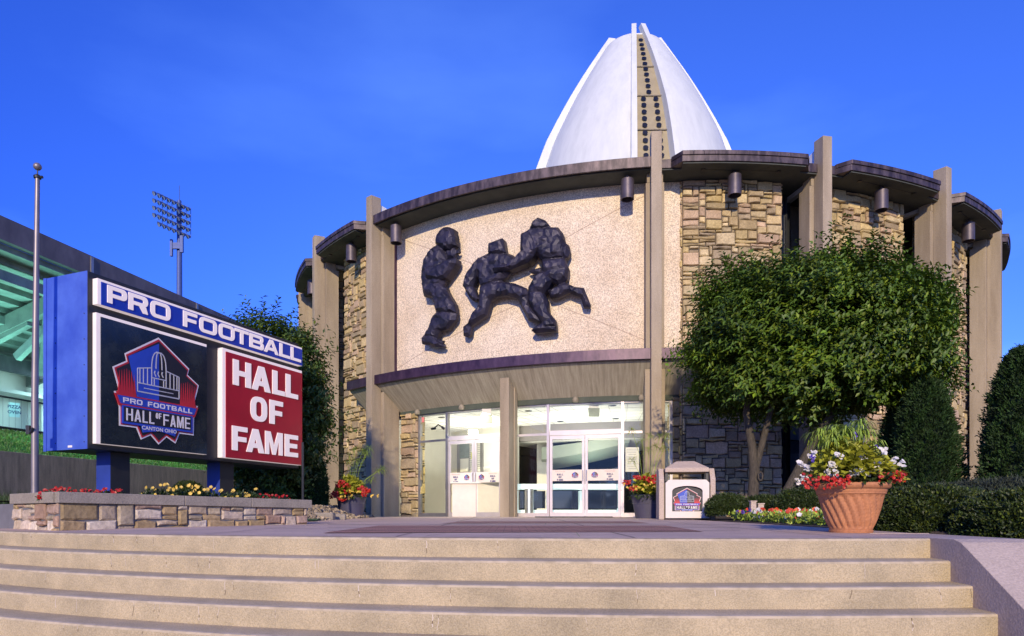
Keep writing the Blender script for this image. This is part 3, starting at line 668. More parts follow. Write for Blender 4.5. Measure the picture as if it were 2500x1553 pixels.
p = P(1292, 1194, 18.9); mb = MB(); mb.lathe([(0, GZ), (.125, GZ), (.125, p.z), (.11, p.z), (.11, p.z-.05), (0, p.z-.05)], (p.x, p.y, 0), 24); mb.build('drum', M['steel'], t, smooth=True)
# notice board behind right pane
t = item('notice_sheet', 'white printed notice sheet standing behind the glass right of the doors', 'notice', 1545, 17.98, .5)
mb = MB(); a = P(1527, 1152, 17.98); b = P(1560, 1092, 17.98); mb.box(((a.x+b.x)/2, 17.98, (a.z+b.z)/2), (b.x-a.x, .012, b.z-a.z))
for k in range(9): mb.box(((a.x+b.x)/2-.02*(k % 2), 17.972, b.z-.07-k*.062), ((b.x-a.x)*(.8-.12*(k % 3)), .004, .010), mi=1)
mb.build('sheet', [M['room'], M['alug']], t)
for nm, x, r_, e, sz, c in (('lobby_fill_uplight', 1160, 10.9, 85, 1.3, (1, .97, .86)), ('lobby_fill_uplight', 1430, 10.7, 85, 1.6, (.98, .98, .86)), ('lobby_fill_uplight', 1600, 11.0, 9, 1.0, (1, .94, .8))):  # unseen upward area lights, added to brighten the lobby ceiling
    a, D = hit(x, r_); ld = bpy.data.lights.new(nm, 'AREA'); ld.energy = e; ld.size = sz; ld.color = c; lo = bpy.data.objects.new(nm, ld); C.objects.link(lo)
    lo.location = pol(a, r_, 1.25); lo.rotation_euler = (PI, 0, 0)
for x, D, e in ((1160, 18.7, 45), (1400, 18.5, 30)):
    ld = bpy.data.lights.new('counter_light', 'AREA'); ld.energy = e; ld.size = .6; ld.color = (.95, 1, .95); lo = bpy.data.objects.new('counter_light', ld); C.objects.link(lo)
    lo.location = ((x-1250)/F*D, D, 2.8); lo.rotation_euler = (0, 0, 0)
ld = bpy.data.lights.new('gallery_light', 'AREA'); ld.energy = 5; ld.size = 1.2; ld.color = (.75, 1, .85); lo = bpy.data.objects.new('gallery_light', ld); C.objects.link(lo)
lo.location = (2.6, 22.4, 1.4); lo.rotation_euler = (PI, 0, 0)

# ---- dome ------------------------------------------------------------------------
AXR = Vector((5.55, 30.9))
prof = [(22.05, .70), (21.0, 1.36), (19.8, 2.10), (18.8, 2.66), (17.8, 3.17), (16.5, 3.78), (15.2, 4.20), (13.5, 4.65), (11.5, 5.0), (8.8, 5.25)]
zz = [p[0] for p in prof][::-1]; rr_ = [p[1] for p in prof][::-1]
def rad(z): return float(np.interp(z, zz, rr_))
def dp(az, r, z): return Vector((AXR.x+r*math.sin(az), AXR.y-r*math.cos(az), z))
zs = [8.8+(20.95-8.8)*k/26 for k in range(27)]
base_az = math.atan2(AXR.x, AXR.y)*-1
mb = MB()
SC = [d2(90*k-.4) for k in range(4)]
for k in range(4):
    a0 = SC[k]+d2(9); a1 = SC[k]+d2(81); n = 18; vs = []; fs = []
    for z in zs:
        for j in range(n+1): vs.append(dp(a0+(a1-a0)*j/n, rad(z), z))
    for i in range(len(zs)-1):
        for j in range(n): a = i*(n+1)+j; fs.append((a, a+1, a+n+2, a+n+1))
    mb.add(vs, fs)
mb.prism([(dp(t, rad(20.95)-.01, 0).x, dp(t, rad(20.95)-.01, 0).y) for t in [2*PI*k/24 for k in range(24)]][::-1], 20.8, 20.94)
dome = mb.build('dome', M['shell'], bld, smooth=True)
for k in range(4):
    for s in (-1, 1):
        a = SC[k]+s*d2(9.6); mb = MB(); vs = []; zr = [8.8+(21.5-8.8)*q/26 for q in range(27)]
        tt = Vector((math.cos(a), math.sin(a), 0))
        for z in zr:
            r_ = rad(z); o_ = .12+.30*min(1, (22.6-z)/8); hw = .10+.015*min(1, (22.4-z)/8)
            vs += [dp(a, r_+o_, z)-tt*hw, dp(a, r_+o_, z)+tt*hw, dp(a, r_-.15, z)+tt*hw, dp(a, r_-.15, z)-tt*hw]
        fs = [(4*i+j, 4*i+4+j, 4*i+4+(j+1) % 4, 4*i+(j+1) % 4) for i in range(26) for j in range(4)]+[(0, 1, 2, 3), (107, 106, 105, 104)]
        mb.add(vs, fs); mb.build('rib', M['shell'], dome)
    mb = MB(); vs = []; a0, a1 = SC[k]-d2(9.2), SC[k]+d2(9.2)
    for z in zs: vs += [dp(a0, rad(z)-.04, z), dp(a1, rad(z)-.04, z)]
    mb.add(vs, [(2*i, 2*i+1, 2*i+3, 2*i+2) for i in range(26)], 0)
    def nrm(z): dz = .3; t = Vector((0, 0, 0)); dr = (rad(z+dz)-rad(z-dz))/(2*dz); n_ = Vector((math.sin(SC[k]), -math.cos(SC[k]), -dr)); return n_.normalized()
    def zof(v):
        y = 30+v/3.78; z = 18.
        for _ in range(12): z = (HZ-y)/F*(AXR.y-rad(min(z, 21.9)))
        return z
    SCALE = 1.0
    for vi, v in enumerate((253,296,335,379,423,471,521,570,623,677,731,794,851,914,975,1036,1107,1177,1245,1316,1390,1465,1540,1620,1700,1790)):
        z = zof(v); cols = [0] if vi < 11 else [-1, 1]
        for c in cols:
            aa = SC[k]+c*d2(3.9); n_ = nrm(z); ctr = dp(aa, rad(z)-.035, z)+n_*.03; u = Vector((math.cos(SC[k]), math.sin(SC[k]), 0)); v_ = n_.cross(u)
            pts = [ctr+(u*math.cos(t)+v_*math.sin(t))*.105 for t in [2*PI*j/14 for j in range(14)]]; mb.add(pts, [tuple(range(14))], 1)
    for v in (495, 762, 1075, 1420, 1740):
        z = zof(v); A, B = dp(a0, rad(z), z), dp(a1, rad(z), z); mb.bar(A, B, .05, .035, 2)
    mb.build('perforated_panel', [M['perf'], M['hole'], M['concdark']], dome)

# ------------------------------------------------------------------ bronze relief players
ZX = lambda p: (980+p[0]/3.78, 500+p[1]/3.78)
def figure(pieces, label, cat='sculpture', seed=3):
    rnd = random.Random(seed); mb = MB(); r0 = RP+.13; cs = []
    for poly, base, top in pieces:
        pts = []
        for p in poly:
            x, y = ZX(p); a, z = onwall(x, y, RP+.36); pts.append(((a-BAY)*r0, z))
        xs = [p[0] for p in pts]; ys = [p[1] for p in pts]; st = .09; ex = []
        def dist(q):
            m_ = 9
            for i in range(len(pts)):
                a = Vector(pts[i]); b = Vector(pts[(i+1) % len(pts)]); ab = b-a; t = max(0, min(1, (Vector(q)-a).dot(ab)/max(ab.length_squared, 1e-9))); m_ = min(m_, (Vector(q)-a-ab*t).length)
            return m_
        for i in range(int((max(xs)-min(xs))/st)+2):
            for j in range(int((max(ys)-min(ys))/st)+2):
                q = (min(xs)+i*st+rnd.uniform(-.03, .03), min(ys)+j*st+rnd.uniform(-.03, .03))
                if inside(q, [pts]) and dist(q) > .03: ex.append(q)
        V, Fc = tri2d([pts], ex); n = len(V)
        hs = [base*.95 if i < len(pts) else base*.95+min(top*.55, .55*math.sqrt(dist(V[i])*top)*1.6)*(1+rnd.uniform(-.16, .16)) for i in range(n)]
        fnp = lambda s, z, h: pol(BAY+s/r0, r0+h, z)
        vs = [fnp(V[i][0], V[i][1], hs[i]+.035) for i in range(n)]+[fnp(V[i][0], V[i][1], 0) for i in range(n)]
        N = len(pts); fs = list(Fc)+[tuple(n+i for i in f[::-1]) for f in Fc]+[(i, (i+1) % N, n+(i+1) % N, n+i) for i in range(N)]
        mb.add(vs, fs); cs += vs
    c = sum((Vector(v) for v in cs), Vector())/len(cs)
    o = mb.build('player_sculpture', M['bronze'], None)
    import bmesh
    bm = bmesh.new(); bm.from_mesh(o.data); bmesh.ops.remove_doubles(bm, verts=bm.verts, dist=1e-5); bmesh.ops.recalc_face_normals(bm, faces=bm.faces); bm.to_mesh(o.data); bm.free()
    for v in o.data.vertices: v.co -= c
    o.location = c
    rm = o.modifiers.new('r', 'REMESH'); rm.mode = 'VOXEL'; rm.voxel_size = .015
    dm = o.modifiers.new('d', 'DECIMATE'); dm.ratio = .04
    tag(o, label, cat, 'bronze players on the pebble wall')
figure([
 ([(330,270),(385,208),(430,203),(482,222),(488,285),(498,290),(496,340),(501,350),(498,372),(480,378),(445,410),(380,410),(312,360)], .2, .22),
 ([(385,365),(470,370),(480,405),(512,405),(508,428),(475,440),(465,485),(402,488),(385,430)], .08, .14),
 ([(312,362),(255,400),(190,520),(172,650),(180,760),(220,800),(300,800),(385,720),(400,640),(398,500),(385,410),(345,362)], .12, .3),
 ([(225,600),(260,560),(340,570),(430,510),(505,493),(516,500),(515,545),(480,600),(420,680),(340,705),(240,690)], .26, .2),
 ([(180,720),(260,705),(360,712),(410,770),(380,850),(300,850),(197,845)], .14, .28),
 ([(255,740),(370,715),(440,840),(485,915),(495,990),(400,1010),(310,985),(290,900)], .16, .26),
 ([(305,985),(430,960),(498,1000),(488,1055),(410,1145),(340,1160),(310,1230),(215,1220),(200,1190),(245,1120),(265,1050)], .12, .24),
 ([(200,1185),(300,1195),(320,1250),(378,1298),(375,1308),(310,1312),(250,1290),(173,1282),(175,1215)], .12, .2),
 ([(305,1225),(362,1245),(350,1270),(320,1280)], .05, .1)],
 'bronze player at the left of the relief, upright with both hands raised to his chest', seed=1)
figure([
 ([(800,355),(930,306),(943,322),(962,440),(870,470),(797,440)], .2, .2),
 ([(797,430),(700,480),(645,560),(690,620),(695,680),(715,760),(850,740),(960,660),(1050,560),(1062,500),(1020,455),(955,430)], .1, .26),
 ([(705,478),(640,560),(575,660),(557,745),(610,800),(655,745),(690,650),(720,560)], .16, .22),
 ([(557,740),(600,720),(650,735),(697,855),(685,875),(655,885),(618,850)], .14, .2),
 ([(712,740),(860,690),(1000,712),(900,830),(790,900),(703,860)], .12, .26),
 ([(705,780),(830,780),(810,900),(775,1015),(720,1050),(625,1120),(598,1090),(640,990),(695,930)], .12, .24),
 ([(600,1078),(630,1112),(618,1195),(592,1216),(556,1203),(551,1118)], .1, .18),
 ([(870,700),(1040,720),(1150,765),(1168,825),(1150,900),(1060,862),(960,835),(860,850)], .16, .24),
 ([(1050,810),(1165,815),(1182,920),(1295,1055),(1292,1092),(1165,1062),(1105,950),(1062,862)], .12, .22)],
 'bronze ball carrier in the middle of the relief, striding with a block-shaped helmet', seed=2)
figure([
 ([(1185,218),(1212,150),(1262,119),(1330,145),(1378,203),(1300,240)], .22, .2),
 ([(1182,212),(1300,200),(1445,202),(1492,262),(1512,345),(1505,490),(1300,525),(1250,460),(1108,400),(1100,305),(1128,258)], .16, .34),
 ([(1490,335),(1545,372),(1559,440),(1540,482),(1505,500),(1460,430)], .2, .2),
 ([(1110,280),(1200,240),(1268,400),(1235,480),(1180,545),(1030,608),(870,636),(850,596),(880,566),(980,556),(1060,490),(1106,440)], .3, .22),
 ([(1295,500),(1505,488),(1546,590),(1530,690),(1460,740),(1340,700),(1290,600)], .18, .3),
 ([(1155,592),(1290,555),(1292,645),(1180,612)], .05, .12),
 ([(1298,615),(1402,690),(1370,760),(1310,835),(1168,835),(1175,760),(1240,650)], .24, .26),
 ([(1168,800),(1302,785),(1350,880),(1362,990),(1420,1058),(1432,1130),(1340,1150),(1300,1130),(1295,1080),(1220,985),(1168,880)], .2, .26),
 ([(1240,1113),(1300,1085),(1430,1115),(1431,1168),(1330,1175),(1230,1187),(1194,1156)], .18, .22),
 ([(1345,790),(1500,708),(1575,740),(1560,800),(1450,852),(1375,862)], .14, .24),
 ([(1500,712),(1590,745),(1680,755),(1744,912),(1738,942),(1675,936),(1650,850),(1555,812)], .1, .2)],
 'bronze tackler at the right of the relief, back turned with one foot kicked up behind', seed=3)

# ------------------------------------------------------------------ ground, plaza, steps
SX, SY, SR, TR, RI = 1.607, 17.053, 12.135, .242, .15
def sc(a, r, z): return Vector((SX+r*math.sin(a), SY-r*math.cos(a), z))
def shit(x, r):
    u = (x-1250)/F; a = 1+u*u; b = -2*(u*SX+SY); c = SX*SX+SY*SY-r*r; D = (-b-math.sqrt(max(b*b-4*a*c, 0)))/(2*a); return math.atan2(u*D-SX, SY-D), D
NS = 9; ends = [shit(x, SR+k*TR)[0] for k, x in enumerate((2270, 2322, 2380, 2435))]
E0, E3 = sc(ends[0], SR, 0), sc(ends[3], SR+3*TR, 0); ed = (E3-E0).normalized()
def aend(k):      # azimuth where stair ring k meets the cheek wall plane
    r = SR+k*TR; q = E0.copy(); S = Vector((SX, SY, 0)); b = (E0-S).dot(ed); c = (E0-S).length_squared-r*r; t = -b+math.sqrt(max(b*b-c, 0)); q = E0+ed*t
    return math.atan2(q.x-SX, SY-q.y), q
mb = MB(); NA = 60; A0 = d2(-66)
for k in range(NS):
    r = SR+k*TR; z = -CZ-k*RI; a1 = aend(k)[0]; zb = z-RI; rn = .016
    vs = []; prof = [(r-TR-.02 if k else r-.6, z+.004 if k else z-.004), (r-rn*1.6, z), (r-rn*.3, z-rn*.35), (r, z-rn*1.2), (r, zb-.01)]
    if k == 0: prof[0] = (r-.05, z+.0)
    for i in range(NA+1):
        a = A0+(a1+d2(.3)-A0)*i/NA
        for pr, pz in prof: vs.append(sc(a, pr, pz))
    m_ = len(prof); fs = [(i*m_+j, i*m_+j+1, (i+1)*m_+j+1, (i+1)*m_+j) for i in range(NA) for j in range(m_-1)]
    mb.add(vs, [f[::-1] for f in fs], 0); mb.m[-len(fs):] = [1 if (q % (m_-1)) in (1, 2) else 0 for q in range(len(fs))]
steps = mb.build('entrance_steps', [M['step'], mat('worn_step_edge', (.50, .42, .30), (.33, .275, .18), .9, 9, detail=9, pos=(.3, .6))], None, smooth=True); tag(steps, kind='structure')
# plaza sheet (fan of strips from the top step edge back under the building)
def plaza_right(Y): return 3.93+max(0, (Y-6))*-.012 if Y > 5.4 else 4.6
mb = MB(); a1 = aend(0)[0]; vs = []; n = 80; arcp = [sc(A0+(a1+d2(2.2)-A0)*i/n, SR-.02, 0) for i in range(n+1)]
rows = [0, .3, .8, 1.5, 2.5, 4, 6, 9, 12, 16]
for p in arcp:
    for q in rows:
        Y = p.y+(18.6-p.y)*q/16 if p.y < 18.6 else p.y
        wq = min(1, q/1.5)**.6; vs.append((p.x, Y, -CZ+.001+(zp(Y)+CZ)*wq))
m_ = len(rows); fs = [(i*m_+j, (i+1)*m_+j, (i+1)*m_+j+1, i*m_+j+1) for i in range(n) for j in range(m_-1)]
mb.add(vs, fs); struct('plaza', mb, M['plaza'])
# far ground and lower paving
mb = MB(); mb.add([(-900, -300, -1.70), (900, -300, -1.70), (900, 1500, -1.70), (-900, 1500, -1.70)], [(0, 1, 2, 3)]); struct('ground', mb, M['ground'])
mb = MB(); mb.add([(-25, -40, -1.53), (25, -40, -1.53), (25, 9, -1.53), (-25, 9, -1.53)], [(0, 1, 2, 3)]); struct('lower_pavement', mb, M['pave'])
# plaza body (earth under it) keeps the space behind the steps closed
mb = MB(); mb.prism([(p.x+(SX-p.x)*.05, p.y+(SY-p.y)*.05) for p in arcp[::4]]+[(SX+13, 19), (60, 19), (60, 80), (-60, 80), (-60, 19)], -1.69, -.30); struct('terrace_earth', mb, M['ground'])
# brick inlays: trapezoids between concrete bands
def band(name, pts, mt, dz):
    mb = MB(); V = [P(x, y, 1) for x, y in pts]; out = []
    for x, y in pts:
        D = F*(CZ+.0085*5)/((y-HZ)+F*.0085); out.append(((x-1250)/F*D, D, zp(D)+dz))
    mb.add(out, [tuple(range(len(out)))]); struct(name, mb, mt); return out
bm_ = mat('brick_paver_pattern', (.25, .14, .11), (.18, .11, .09), .9, 4, fine=.15); n_ = bm_.node_tree; bt = n_.nodes.new('ShaderNodeTexBrick'); tcb = n_.nodes.new('ShaderNodeTexCoord')
bt.inputs['Scale'].default_value = 3.2; bt.inputs['Color1'].default_value = (.40, .20, .14, 1); bt.inputs['Color2'].default_value = (.28, .15, .11, 1); bt.inputs['Mortar'].default_value = (.05, .03, .03, 1); bt.inputs['Mortar Size'].default_value = .012
n_.links.new(tcb.outputs['Object'], bt.inputs[0]); n_.links.new(bt.outputs[0], n_.nodes['Principled BSDF'].inputs['Base Color'])
band('brick_paving', [(788, 1302), (1716, 1299), (1625, 1284), (925, 1284)], bm_, .005)
band('brick_strip', [(1080, 1278.5), (1585, 1278), (1540, 1273.5), (1130, 1273.5)], M['brick'], .005)
for k, (x0, y0, x1, y1) in enumerate(((1406, 1301, 1414, 1311), (1040, 1308, 1085, 1303), (1330, 1281, 1332, 1276))):
    band('pavement_crack', [(x0, y0), (x0+2.5, y0), (x1+2.5, y1), (x1, y1)], M['hole'], .003)
mb = MB()
for y0 in (1296.5, 1288.5, 1281.5):
    for k in range(24):
        xa, xb = 800+k*42, 800+(k+1)*42; out = []
        for x, y in ((xa, y0), (xb, y0), (xb, y0+.35), (xa, y0+.35)):
            D = F*(CZ+.0085*5)/((y-HZ)+F*.0085); out.append(((x-1250)/F*D, D, zp(D)+.009))
        mb.add(out, [(0, 1, 2, 3)])
for X in (-2.6, -.9, .9, 2.5):
    ye = SY-math.sqrt(SR*SR-(X-SX)**2)+.06; mb.add([(X, ye, zp(ye)+.004), (X+.012, ye, zp(ye)+.004), (X+.012, 17.5, zp(17.5)+.004), (X, 17.5, zp(17.5)+.004)], [(0, 1, 2, 3)])
struct('paving_joints', mb, M['mortar'])
mb = MB(); rc = random.Random(5)
for k in range(NS):
    r = SR+k*TR; z = -CZ-k*RI
    for _ in range(13):
        a = rc.uniform(d2(-40), aend(k)[0]); h0 = rc.uniform(.03, .1); w0 = rc.uniform(.002, .006); j = 0; zz2 = z-.02
        while zz2 > z-.02-h0:
            zn = zz2-.02; jn = j+rc.uniform(-.0006, .0006); mb.add([sc(a+j, r+.0015, zz2), sc(a+j+w0/r, r+.0015, zz2), sc(a+jn+w0/r, r+.0015, zn), sc(a+jn, r+.0015, zn)], [(0, 1, 2, 3)], rc.choice([0, 1, 1])); zz2 = zn; j = jn
struct('step_cracks', mb, [mat('crack_dirt', (.16, .12, .08), None, .95, 9), mat('lime_streak', (.66, .58, .50), None, .95, 9)])
# cheek wall
side = Vector((-ed.y, ed.x, 0)); side = side if side.x > 0 else -side
def chk(t, s, z): p = E0+ed*t+side*s; return Vector((p.x, p.y, z))
mb = MB(); W = .50; zt0 = -CZ+.002; t1 = .30; slope = 3*RI/((E3-E0).length)
T = [(-.9, zt0+.004), (t1-.02, zt0), (t1+.06, zt0-.02), (t1+.16, zt0-.08), (t1+2.3, zt0-.08-(2.14)*slope*1.02), (t1+2.6, zt0-1.4)]
vs = []
for t, z in T: vs += [chk(t, .004, z), chk(t, W, z), chk(t, W, -1.6), chk(t, .004, -1.6)]
fs = [(4*i+j, 4*i+4+j, 4*i+4+(j+1) % 4, 4*i+(j+1) % 4) for i in range(len(T)-1) for j in range(4)]+[(3, 2, 1, 0), tuple(len(T)*4-4+i for i in range(4))]
mb.add(vs, fs)
o = mb.build('cheek_wall', mat('cheek_concrete', (.50, .41, .33), (.43, .35, .28), .9, 2, fine=.15, bump=.4), None, bevel=.012); tag(o, 'sloping concrete cheek wall at the right end of the entrance steps', 'wall')

def lawn(name, pts, m_, kind='structure'):
    mb = MB(); mb.add(pts, [tuple(range(len(pts)))]); o = mb.build(name, m_, None); tag(o, kind=kind); return o
# garden soil right of the plaza
mb = MB(); g = []
xs_ = [3.72, 4.1, 4.6, 5.5, 7, 10, 14, 22]; ys_ = [5.3, 5.8, 7, 8.5, 10, 12, 14, 16, 19, 24]
vs = [((x if i else (4.5 if y < 5.5 else 4.22 if y < 6 else 3.60+.012*(y-6))), y, zp(y)+.004+(.03+.02*math.sin(x*3+y*2))*(i > 1 and y > 8.2)-.05*(y < 8 and i > 0)) for y in ys_ for i, x in enumerate(xs_)]
k = len(xs_); mb.add(vs, [(j*k+i, j*k+i+1, (j+1)*k+i+1, (j+1)*k+i) for j in range(len(ys_)-1) for i in range(k-1)]); struct('garden_soil', mb, M['soil'])
lawn('garden_bank', [(4.3, 5.9, -.15), (4.35, 3.0, -1.3), (16, 1, -1.5), (16, 6, -.1)], M['grass'])
# left lawn rising to the retaining wall
mb = MB()
pts = [(-4.4, 19.4, .12), (-3.9, 16, .02), (-3.6, 13, -.06), (-3.3, 11.4, -.10), (-5.0, 9.2, -.13), (-7.0, 9.2, -.13), (-9, 8.6, -.15), (-20, 5, -.2), (-30, 8, .2), (-16.5, 11, .30), (-11.3, 16, .42), (-9.9, 22, .40), (-7, 28, .36)]
V_, F_ = tri2d([[(p[0], p[1]) for p in pts]], [(-8, 11), (-8, 14), (-11, 11), (-6.5, 16), (-8, 19)])
zl = {(round(p[0], 3), round(p[1], 3)): p[2] for p in pts}
zex = {(-8.0, 11.0): .02, (-8.0, 14.0): .22, (-11.0, 11.0): .08, (-6.5, 16.0): .12, (-8.0, 19.0): .3}; zl.update(zex)
mb.add([(x, y, zl.get((round(x, 3), round(y, 3)), .1)) for x, y in V_], F_); struct('lawn', mb, M['grass'])

# ------------------------------------------------------------------ planter
PA, PB = Vector((-4.62, 6.93, 0)), Vector((-2.86, 9.45, 0)); pd = (PB-PA).normalized(); pn = Vector((pd.y, -pd.x, 0)); pn = pn if pn.y < 0 else -pn; PL = (PB-PA).length
back = -pn
PC = PB+back*2.0; PE = PA+back*1.1+pd*-.25   # short angled left end
PE = P(33, 1290, 1); PE = Vector((-5.65, 7.72, 0))
root = thing('stone_planter', 'low stone planter with grey concrete coping under the big sign', 'planter', (PA.x, PA.y, -CZ))
zt = lambda s: .232-.0102*s     # coping top follows the paving
def side_wall(A, B, s0, seed, nm):
    d = (B-A).normalized(); L_ = (B-A).length; nrm_ = Vector((d.y, -d.x, 0)); 
    mb = MB(); zb = min(zp(A.y), zp(B.y))-.03; H = .232-.10-zb
    def fn(s, z, dd):
        q = z/H; top = zt(s0+s)-.105; p = A+d*s+nrm_*dd; return Vector((p.x, p.y, zb+(top-zb)*q))
    ashlar(mb, L_, H, fn, unit=.062, pal=PALP, seed=seed, depth=.035, maxw=6, maxh=4, gap=.006)
    return mb
S1 = side_wall(PA, PB, 0, 11, 'w')
for A, B, s0, sd in ((PE, PA, 0, 12), (PB, PC, PL, 13)):
    t = side_wall(A, B, s0, sd, 'w'); S1.cc = (1, 1, 1, 1); o_ = len(S1.v); S1.v += t.v; S1.f += [tuple(i+o_ for i in f) for f in t.f]; S1.m += t.m; S1.col += t.col
S1.cc = (1, 1, 1, 1)
poly = [PE, PA, PB, PC, PE+back*1.6]
S1.prism([(p.x, p.y) for p in poly], -.3, lambda p: .12-.008*max(0, (Vector((p[0], p[1], 0))-PA).dot(pd)), 1)
S1.build('stone_wall', [M['stone'], mat('planter_mortar', (.16, .16, .18), None, .95, 6)], root)
def coping(A, B, s0, s1, cuts):
    d = (B-A).normalized(); nrm_ = Vector((d.y, -d.x, 0)); L_ = (B-A).length; ks = [0]+cuts+[1]
    for u, v in zip(ks, ks[1:]):
        mb = MB(); g_ = .0025; a = A+d*(L_*u+(g_ if u else 0)); b = A+d*(L_*v-(g_ if v < 1 else 0)); sa, sb = s0+(s1-s0)*u, s0+(s1-s0)*v
        ea = (-.05 if u == 0 else 0); 
        p = [a+nrm_*.055, b+nrm_*.055, b-nrm_*.26, a-nrm_*.26]
        mb.hexa([Vector((q.x, q.y, zt(s)-.115)) for q, s in zip(p, (sa, sb, sb, sa))]+[Vector((q.x, q.y, zt(s))) for q, s in zip(p, (sa, sb, sb, sa))])
        mb.build('coping', M['coping'], root, bevel=.006)
coping(PA-pd*.03, PB+pd*.05, 0, PL, [.42, .70]); coping(PE, PA-Vector(((PA-PE).normalized()))*.028, 0, 0, []); coping(PB+back*.06, PC, PL, PL, [])
mb = MB(); poly = [PE+(PC-PE)*.03, PA+back*.15, PB+back*.15-pd*.1, PC-pd*.1, PE+back*1.5]
mb.add([(p.x, p.y, .16) for p in poly], [(0, 1, 2, 3, 4)]); mb.build('planter_soil', M['soil'], root)

# ------------------------------------------------------------------ monument sign
GK = 1.25
GA, GB = Vector((-4.75, 7.60, 0))*GK, Vector((-3.418, 10.87, 0))*GK; gd = (GB-GA).normalized(); gn = Vector((gd.y, -gd.x, 0)); GL = (GB-GA).length; TH = .71*GK
def gf(x, y):                # photograph point -> (distance along the sign face, height)
    u = (x-1250)/F; D = (GA.x*gd.y-GA.y*gd.x)/(u*gd.y-gd.x); return (Vector((u*D, D, 0))-GA).dot(gd), (HZ-y)/F*D
def gw(s, z, h): p = GA+gd*s+gn*h; return Vector((p.x, p.y, z))
zb_, zt_ = .735*GK, 2.73*GK
sg = thing('monument_sign', 'large black and blue cabinet sign reading PRO FOOTBALL HALL OF FAME on two posts', 'sign', (GA.x, GA.y, -.05))
mb = MB(); mb.hexa([gw(0, zb_, -TH), gw(0, zb_, 0), gw(GL, zb_, 0), gw(GL, zb_, -TH), gw(0, zt_, -TH), gw(0, zt_, 0), gw(GL, zt_, 0), gw(GL, zt_, -TH)]); mb.build('cabinet', M['blackmetal'], sg, bevel=.01)
mb = MB(); q = .006
mb.hexa([gw(-q, zb_+.0, -TH+.0), gw(-q, zb_+.0, -.006), gw(-.001, zb_, -.006), gw(-.001, zb_, -TH), gw(-q, zt_, -TH), gw(-q, zt_, -.006), gw(-.001, zt_, -.006), gw(-.001, zt_, -TH)])
mb.hexa([gw(-.02, zb_-.01, -TH-.02), gw(-.02, zb_-.01, -TH+.04), gw(-q, zb_-.01, -TH+.04), gw(-q, zb_-.01, -TH-.02), gw(-.02, zt_, -TH-.02), gw(-.02, zt_, -TH+.04), gw(-q, zt_, -TH+.04), gw(-q, zt_, -TH-.02)])
for hh in [zb_+.1+i*.36 for i in range(6)]:
    for dd in (-.66, -.06): mb.box(gw(-.009, hh, dd), (.01, .012, .012), mi=1)
mb.hexa([gw(-.009, zb_+.03, -.40), gw(-.009, zb_+.03, -.31), gw(-.007, zb_+.03, -.31), gw(-.007, zb_+.03, -.40), gw(-.009, zb_+.06, -.40), gw(-.009, zb_+.06, -.31), gw(-.007, zb_+.06, -.31), gw(-.007, zb_+.06, -.40)], 2)
mb.build('side_panel', [M['bluemetal'], M['blackmetal'], M['letter']], sg)
def gpanel(name, s0, s1, z0, z1, proud, m_face, bw, sides='lt'):
    mb = MB(); flat(mb, [[(s0, z0), (s1, z0), (s1, z1), (s0, z1)]], gw, .002, proud, 1)
    flat(mb, [[(s0+(bw if 'l' in sides else .004), z0+.004), (s1-.004, z0+.004), (s1-.004, z1-bw*.75), (s0+(bw if 'l' in sides else .004), z1-bw*.75)]], gw, proud-.004, proud+.012, 0)
    return mb
# header
hs0, _ = gf(226, 681); hz1 = gf(226, 681)[1]; hz0 = gf(226, 744)[1]; hs1 = gf(728, 843)[0]
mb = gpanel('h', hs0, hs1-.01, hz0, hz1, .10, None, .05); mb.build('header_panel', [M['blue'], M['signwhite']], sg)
mb = MB(); lz1 = gf(249, 698)[1]; lz0 = gf(249, 741)[1]
for ch, a, b in (('P',145,290),('R',302,445),('O',465,612),('F',707,810),('O',828,957),('O',972,1088),('T',1090,1192),('B',1200,1305),('A',1306,1415),('L',1423,1499),('L',1506,1581)):
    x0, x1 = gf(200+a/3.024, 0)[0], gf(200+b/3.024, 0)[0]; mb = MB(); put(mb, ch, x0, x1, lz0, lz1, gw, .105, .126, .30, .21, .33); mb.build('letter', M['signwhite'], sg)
# black panel with emblem
ps0, pz1 = gf(226, 764); pz0 = gf(226, 1083)[1]; ps1 = gf(496, 900)[0]
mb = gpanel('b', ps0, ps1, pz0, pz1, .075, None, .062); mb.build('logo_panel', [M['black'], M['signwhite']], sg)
e0, e1 = gf(264, 0)[0], gf(475, 0)[0]; ec = (e0+e1)/2; ez1 = gf(378, 826)[1]; ez0 = gf(376, 1086)[1]; EW = e1-e0; sz = (ez1-ez0)/(EW*514/545)
mb = MB(); emblem(mb, lambda a, b, c: gw(ec+a, (ez0+ez1)/2+b*sz, .088+c), EW, .004, .003); mb.build('emblem', [M[e] for e in EM], sg)
# red panel
rs0, rz1 = gf(531, 850); rz0 = gf(530, 1117)[1]; rs1 = gf(726, 900)[0]
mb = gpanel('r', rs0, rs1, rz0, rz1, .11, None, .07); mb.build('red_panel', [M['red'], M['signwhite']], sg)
mb = MB()
for row, yt, yb, x in ((((('H',1073,1207),('A',1213,1352),('L',1366,1458),('L',1465,1556))), 690, 878, 1080), (((('O',1204,1326),('F',1345,1444))), 968, 1148, 1260), (((('F',1066,1180),('A',1172,1306),('M',1312,1442),('E',1458,1556))), 1180, 1360, 1080)):
    X = 200+x/3.024; z1_, z0_ = gf(X, 650+yt/3.024)[1], gf(X, 650+yb/3.024)[1]
    for ch, a, b in row: mb = MB(); put(mb, ch, gf(200+a/3.024, 0)[0], gf(200+b/3.024, 0)[0], z0_, z1_, gw, .118, .136, .30 if ch != 'M' else .24, .2, .36); mb.build('letter', M['signwhite'], sg)
